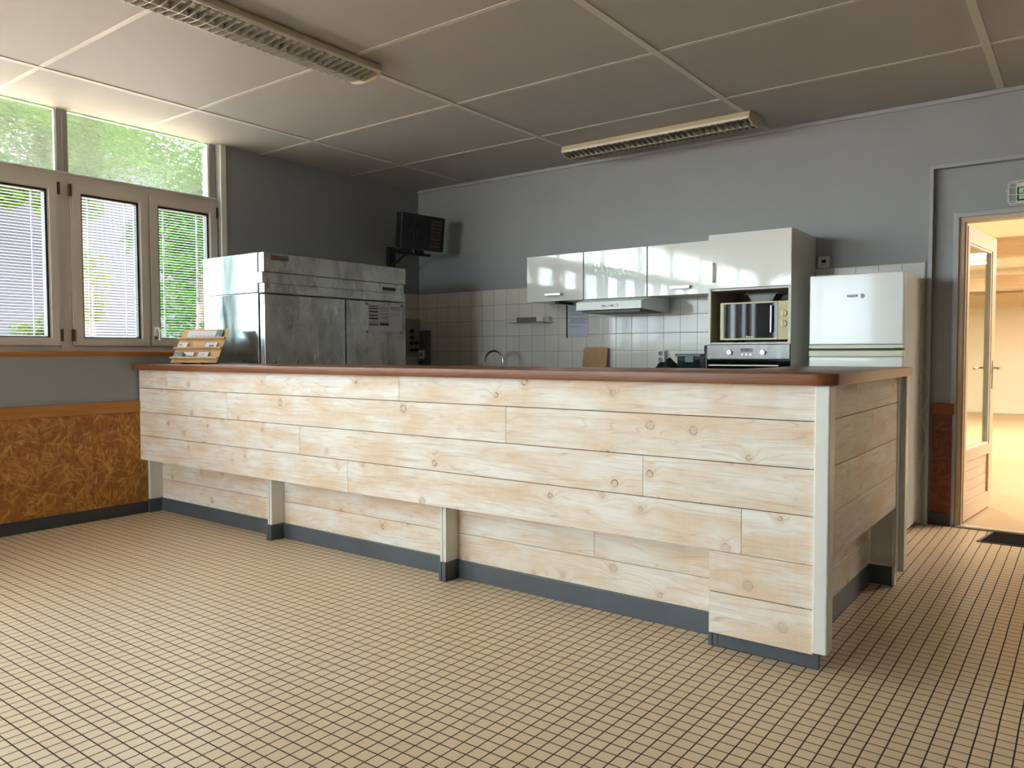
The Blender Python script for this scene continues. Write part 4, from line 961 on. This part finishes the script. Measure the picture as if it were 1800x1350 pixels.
bmesh.ops.bevel(bm_, geom=es, offset=0.022, segments=5, affect='EDGES', profile=0.5)
for v in bm_.verts:
    y, z = v.co.y, v.co.z; a_ = R(-9); v.co.y = y * math.cos(a_) - z * math.sin(a_) + 5.875; v.co.z = y * math.sin(a_) + z * math.cos(a_) + 0.903
tag(CB.build('cutting_board', 'board_wood', loc=(-3.51, 5.90, 0.9)), 'wooden cutting board leaning on the tiles', 'cutting board')
SO = thing('double_socket', 'white double socket on the tiles right of the cutting board', 'socket', (-2.88, 5.92, 1.11))
MB().box(-2.912, -2.846, 5.905, 5.9495, 1.112, 1.212, 0.003).build('housing', 'white', SO)
for z in (1.187, 1.137): MB().cyl((-2.879, 5.9035, z), (-2.879, 5.906, z), 0.020, 20).build('plug_well', 'ink_grey', SO); MB().cyl((-2.885, 5.901, z), (-2.885, 5.904, z), 0.004, 8).build('pin_hole', 'ink', SO)
# black slumped cloth bag
mb = MB(); bmesh.ops.create_icosphere(mb.bm, subdivisions=4, radius=1.0)
for v in mb.bm.verts:
    c = v.co.copy(); nn = math.sin(7 * c.x + 2 * c.y) * 0.05 + math.sin(11 * c.y + 5 * c.z) * 0.05 + math.sin(5 * c.x * c.z * 3) * 0.05
    v.co = Vector((c.x * 0.105 * (1 + nn), c.y * 0.09 * (1 + nn), max(c.z, -0.75) * 0.125 * (1 + nn * 0.8) + (0.02 if c.x > 0.1 else 0) * 1.0))
zmin = min(v.co.z for v in mb.bm.verts)
for v in mb.bm.verts: v.co += Vector((-2.675, 5.60, 0.901 - zmin))
tag(mb.build('cloth_bag', 'cloth', loc=(-2.675, 5.60, 0.901), smooth=True), 'slumped black cloth bag on the worktop under the socket', 'bag')
CT = thing('storage_container', 'clear smoky plastic container with lid beside the oven', 'container', (-2.45, 5.60, 0.9))
mb = MB()
for q in ((-2.540, -2.532, 5.50, 5.70), (-2.368, -2.360, 5.50, 5.70), (-2.540, -2.360, 5.50, 5.506), (-2.540, -2.360, 5.694, 5.70)): mb.box(*q, 0.902, 1.165)
mb.box(-2.540, -2.360, 5.50, 5.70, 0.901, 0.909); mb.build('box', 'clear_plastic', CT)
MB().box(-2.556, -2.346, 5.487, 5.713, 1.166, 1.186, 0.004).build('lid', 'tub', CT)
MB().box(-2.470, -2.400, 5.483, 5.499, 1.12, 1.176, 0.003).build('clip', 'tub', CT)
mb = MB(); mb.lathe([(0.03, 0), (0.032, 0.01), (0.032, 0.25), (0.028, 0.27), (0.026, 0.30), (0.029, 0.302), (0.029, 0.345), (0.02, 0.35)], (-2.292, 5.50, 0.901), 20)
tag(mb.build('vacuum_flask', 'black', loc=(-2.292, 5.50, 0.901), smooth=True), 'narrow black flask squeezed against the oven housing', 'flask')

# ================================================================== CEILING LAMPS
def louvre_lamp(name, label, x0, x1, y0, y1, along):
    Lp = thing(name, label, 'ceiling lamp', ((x0 + x1) / 2, (y0 + y1) / 2, ZC), group='louvred ceiling lamps')
    L = (y1 - y0) if along == 1 else (x1 - x0); W = (x1 - x0) if along == 1 else (y1 - y0)
    # local: u along, v across, z down from 0
    def put(mb, nm, mt, par=None, smooth=False):
        if along == 0: pass
        else:
            for v in mb.bm.verts: v.co = Vector((-v.co.y, v.co.x, v.co.z))
        o = mb.build(nm, mt, None, local=True, smooth=smooth); o.parent = par or Lp; return o
    h = W / 2
    # housing: open tray with sloping sides
    mb = MB(); mb.prism([(-h * 0.80, -0.001), (h * 0.80, -0.001), (h * 0.80, -0.018), (-h * 0.80, -0.018)], 0, -L / 2 + 0.02, L / 2 - 0.02)
    for s in (-1, 1): mb.prism([(s * h * 0.78, -0.001), (s * h * 0.90, -0.004), (s * h, -0.040), (s * h * 0.97, -0.046), (s * h * 0.92, -0.040), (s * h * 0.80, -0.012)], 0, -L / 2, L / 2)
    hs_ = put(mb, 'housing', 'lamp_body')
    mb = MB()
    for s in (-1, 1): mb.box(-L / 2 + 0.003, L / 2 - 0.003, s * h - 0.008 if s > 0 else -h - 0.001, h + 0.001 if s > 0 else -h + 0.008, -0.052, -0.042, 0.001)
    put(mb, 'edge_strip', 'lamp_white')
    # curved end plates
    for s in (-1, 1):
        pts = [(-h * 0.9, -0.002)] + [(-h * math.cos(k / 12 * math.pi), -0.046 - 0.037 * math.sin(k / 12 * math.pi)) for k in range(13)] + [(h * 0.9, -0.002)]
        u = s * (L / 2 - 0.003)
        mb = MB(); mb.prism(pts, 0, u - 0.006, u + 0.006); put(mb, 'end_plate', 'lamp_body')
    mb = MB(); mb.box(-L / 2 + 0.01, L / 2 - 0.01, -h * 0.78, h * 0.78, -0.022, -0.019); put(mb, 'reflector', 'reflector')
    for s in (-0.5, 0.5): mb = MB(); mb.cyl((-L / 2 + 0.04, s * h, -0.036), (L / 2 - 0.04, s * h, -0.036), 0.012, 12); put(mb, 'tube', 'tube', smooth=True)
    # louvre: curved cross blades + longitudinal blades
    mb = MB(); n = int(L / 0.047)
    def zc(v): return -0.050 - 0.030 * math.sqrt(max(0, 1 - (v / h) ** 2))
    for k in range(1, n):
        u = -L / 2 + k * L / n
        lower = [(v, zc(v)) for v in [h * 0.97 * math.cos(math.pi * j / 12) for j in range(13)]]
        upper = [(v, min(z_ + 0.032, -0.030)) for v, z_ in lower[::-1]]
        for (p0, p1) in zip(lower, lower[1:]):
            q0 = (p0[0], min(p0[1] + 0.026, -0.040)); q1 = (p1[0], min(p1[1] + 0.026, -0.040))
            A = [mb.bm.verts.new((u - 0.0008, p0[0], p0[1])), mb.bm.verts.new((u - 0.0008, p1[0], p1[1])), mb.bm.verts.new((u - 0.0008, q1[0], q1[1])), mb.bm.verts.new((u - 0.0008, q0[0], q0[1]))]
            mb.bm.faces.new(A)
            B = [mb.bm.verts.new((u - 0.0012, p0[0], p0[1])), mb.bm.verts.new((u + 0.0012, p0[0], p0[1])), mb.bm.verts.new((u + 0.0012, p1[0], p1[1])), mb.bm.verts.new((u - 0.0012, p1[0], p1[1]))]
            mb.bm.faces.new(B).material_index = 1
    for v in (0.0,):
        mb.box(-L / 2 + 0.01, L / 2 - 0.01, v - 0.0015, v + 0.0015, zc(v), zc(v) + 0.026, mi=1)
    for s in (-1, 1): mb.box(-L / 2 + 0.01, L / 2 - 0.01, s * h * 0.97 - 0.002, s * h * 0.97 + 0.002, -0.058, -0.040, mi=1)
    put(mb, 'louvre', ['louvre_shaded', 'louvre'])
    return Lp
louvre_lamp('ceiling_lamp', 'long louvred ceiling lamp over the middle of the room, nearest the camera', -3.640, -3.370, 1.66, 3.225, 1)
louvre_lamp('ceiling_lamp', 'long louvred ceiling lamp against the back wall over the cupboards', -3.52, -1.955, 5.375, 5.645, 0)

# ================================================================== EXIT SIGN, MAT, LITTER
EX = thing('exit_sign', 'green exit sign behind a white wire guard over the door', 'exit sign', (-0.28, 6.0, 2.14))
MB().box(-0.412, -0.130, 5.975, 6.0145, 2.155, 2.285, 0.004).build('housing', 'white', EX)
sg = MB().box(-0.408, -0.134, 5.970, 5.976, 2.168, 2.256).build('sign_plate', 'green', EX)
MB().box(-0.395, -0.335, 5.967, 5.971, 2.178, 2.212, 0.003).build('pictogram', 'white_emissive_off', sg)
MB().box(-0.395, -0.335, 5.967, 5.971, 2.216, 2.250, 0.003).build('pictogram', 'white_emissive_off', sg)
MB().cyl((-0.352, 5.9655, 2.238), (-0.352, 5.9675, 2.238), 0.006, 10).box(-0.372, -0.352, 5.9655, 5.9675, 2.222, 2.232).build('running_figure', 'green', sg)
MB().prism([(-0.30, 2.205), (-0.25, 2.205), (-0.25, 2.190), (-0.225, 2.212), (-0.25, 2.234), (-0.25, 2.219), (-0.30, 2.219)], 1, 5.967, 5.971).build('arrow', 'white_emissive_off', sg)
mb = MB()
def rr(y, r=0.022):
    x0, x1, z0, z1 = -0.452, -0.09, 2.148, 2.290; out = []
    for cx, cz, a0 in ((x1 - r, z1 - r, 0), (x0 + r, z1 - r, 90), (x0 + r, z0 + r, 180), (x1 - r, z0 + r, 270)):
        for k in range(5): a = R(a0 + k * 22.5); out.append((cx + r * math.cos(a), y, cz + r * math.sin(a)))
    return out
mb.tube(rr(6.008), 0.0035, 6, True); mb.tube(rr(5.945), 0.0032, 6, True)
for x in (-0.405, -0.33, -0.255, -0.18): mb.tube([(x, 6.008, 2.148), (x, 5.945, 2.150), (x, 5.943, 2.288), (x, 6.008, 2.290)], 0.0022, 6)
for z in (2.253, 2.205, 2.160): mb.tube([(-0.452, 6.008, z), (-0.448, 5.945, z), (-0.094, 5.945, z), (-0.09, 6.008, z)], 0.0022, 6)
mb.tube([(-0.452, 6.008, 2.24), (-0.468, 6.008, 2.24), (-0.468, 6.008, 2.255)], 0.004, 6)
mb.build('wire_guard', 'white', EX)
MT = thing('door_mat', 'black ribbed door mat in front of the threshold', 'door mat', (-0.1, 5.79, 0))
mb = MB(); mb.prism([(-0.553, 5.614), (0.33, 5.600), (0.33, 5.955), (-0.500, 5.965)], 2, 0.0005, 0.006); mb.build('rubber_backing', 'base', MT)
mb = MB(); mb.prism([(-0.530, 5.626), (0.31, 5.612), (0.31, 5.943), (-0.483, 5.953)], 2, 0.006, 0.009); mb.build('pile', 'mat', MT)
o = MB().box(-0.868, -0.858, 2.700, 2.706, 0.0002, 0.003).box(-0.861, -0.855, 2.704, 2.714, 0.0002, 0.002).build('paper_scrap', 'paper', loc=(-0.862, 2.705, 0)); tag(o, 'tiny white paper scrap on the floor tiles near the counter corner', 'scrap')

# ================================================================== OUTSIDE: hedge, trees, neighbour wall
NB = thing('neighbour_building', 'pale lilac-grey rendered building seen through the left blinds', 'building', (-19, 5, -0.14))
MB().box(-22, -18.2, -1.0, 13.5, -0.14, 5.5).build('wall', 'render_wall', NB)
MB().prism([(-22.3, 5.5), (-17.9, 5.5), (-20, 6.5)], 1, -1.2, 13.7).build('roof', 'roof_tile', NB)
def tree(name, label, cat, x, y, h, r, mat, n, zc=None, rz=None, leaf=0.07, group=None, seed=0):
    rnd = random.Random(seed)
    t = thing(name, label, cat, (x, y, -0.14), 0, group)
    zc = zc if zc is not None else h * 0.62; rz = rz if rz is not None else h * 0.42
    MB().cyl((x, y, -0.14), (x + 0.05, y, zc), 0.11 if h > 3 else 0.04, 10, 0.05 if h > 3 else 0.02).build('trunk', 'trunk', t)
    clumps = [(rnd.gauss(0, 0.42) * r, rnd.gauss(0, 0.42) * r, rnd.uniform(-0.85, 0.9) * rz, rnd.uniform(0.22, 0.42) * r) for _ in range(34)]
    vs, fs = [], []
    for i in range(n):
        c = rnd.choice(clumps)
        d = Vector((rnd.gauss(0, 1), rnd.gauss(0, 1), rnd.gauss(0, 1))).normalized() * c[3] * rnd.uniform(0.55, 1.0)
        p = Vector((c[0] + d.x, c[1] + d.y, zc + 0.14 + c[2] + d.z))
        if p.z < 0.05: p.z = rnd.uniform(0.05, 0.5)
        a = Vector((rnd.gauss(0, 1), rnd.gauss(0, 1), rnd.gauss(0, 0.6))).normalized(); b = a.cross(Vector((rnd.gauss(0, 1), rnd.gauss(0, 1), rnd.gauss(0, 1)))).normalized()
        s = leaf * rnd.uniform(0.6, 1.3); k = len(vs)
        vs += [p - a * s, p + b * s * 0.45, p + a * s, p - b * s * 0.45]; fs.append((k, k + 1, k + 2, k + 3))
    me = bpy.data.meshes.new('foliage'); me.from_pydata([tuple(v) for v in vs], [], fs); me.materials.append(M[mat])
    o = bpy.data.objects.new('foliage', me); COL.objects.link(o); o.parent = t
    return t
tree('garden_tree', 'dense green tree filling the right-hand window pane', 'tree', -11.6, 7.0, 6.0, 1.35, 'leaf_a', 12000, 2.7, 2.6, 0.055, 'trees outside', 1)
tree('garden_tree', 'yellow-green tree right of the dense one outside', 'tree', -14.2, 9.7, 7.5, 1.5, 'leaf_c', 17000, 4.2, 3.0, 0.085, 'trees outside', 2)
tree('garden_tree', 'tall dark tree over the building behind the middle pane', 'tree', -15.3, 6.9, 8.0, 1.7, 'leaf_d', 19000, 5.5, 1.6, 0.095, 'trees outside', 3)
tree('garden_tree', 'tall leafy tree over the building behind the left pane', 'tree', -15.3, 2.7, 8.0, 1.75, 'leaf_d', 20000, 5.6, 1.6, 0.095, 'trees outside', 4)
tree('garden_tree', 'distant green tree behind the other trees outside', 'tree', -28.5, 14.0, 13.0, 4.0, 'leaf_d', 17000, 7.2, 6.0, 0.22, 'trees outside', 5)
tree('garden_tree', 'distant dark tree behind the neighbouring building', 'tree', -28.5, 3.4, 13.0, 4.4, 'leaf_d', 17000, 8.2, 5.0, 0.22, 'trees outside', 9)
tree('garden_shrub', 'yellow-green shrub at the foot of the left window view', 'shrub', -12.6, 5.02, 2.0, 0.42, 'leaf_c', 1800, 1.25, 0.45, 0.04, 'shrubs outside', 6)
tree('garden_shrub', 'small leafy shrub behind the middle window pane', 'shrub', -9.6, 4.40, 2.6, 0.26, 'leaf_c', 600, 2.0, 0.45, 0.035, 'shrubs outside', 7)
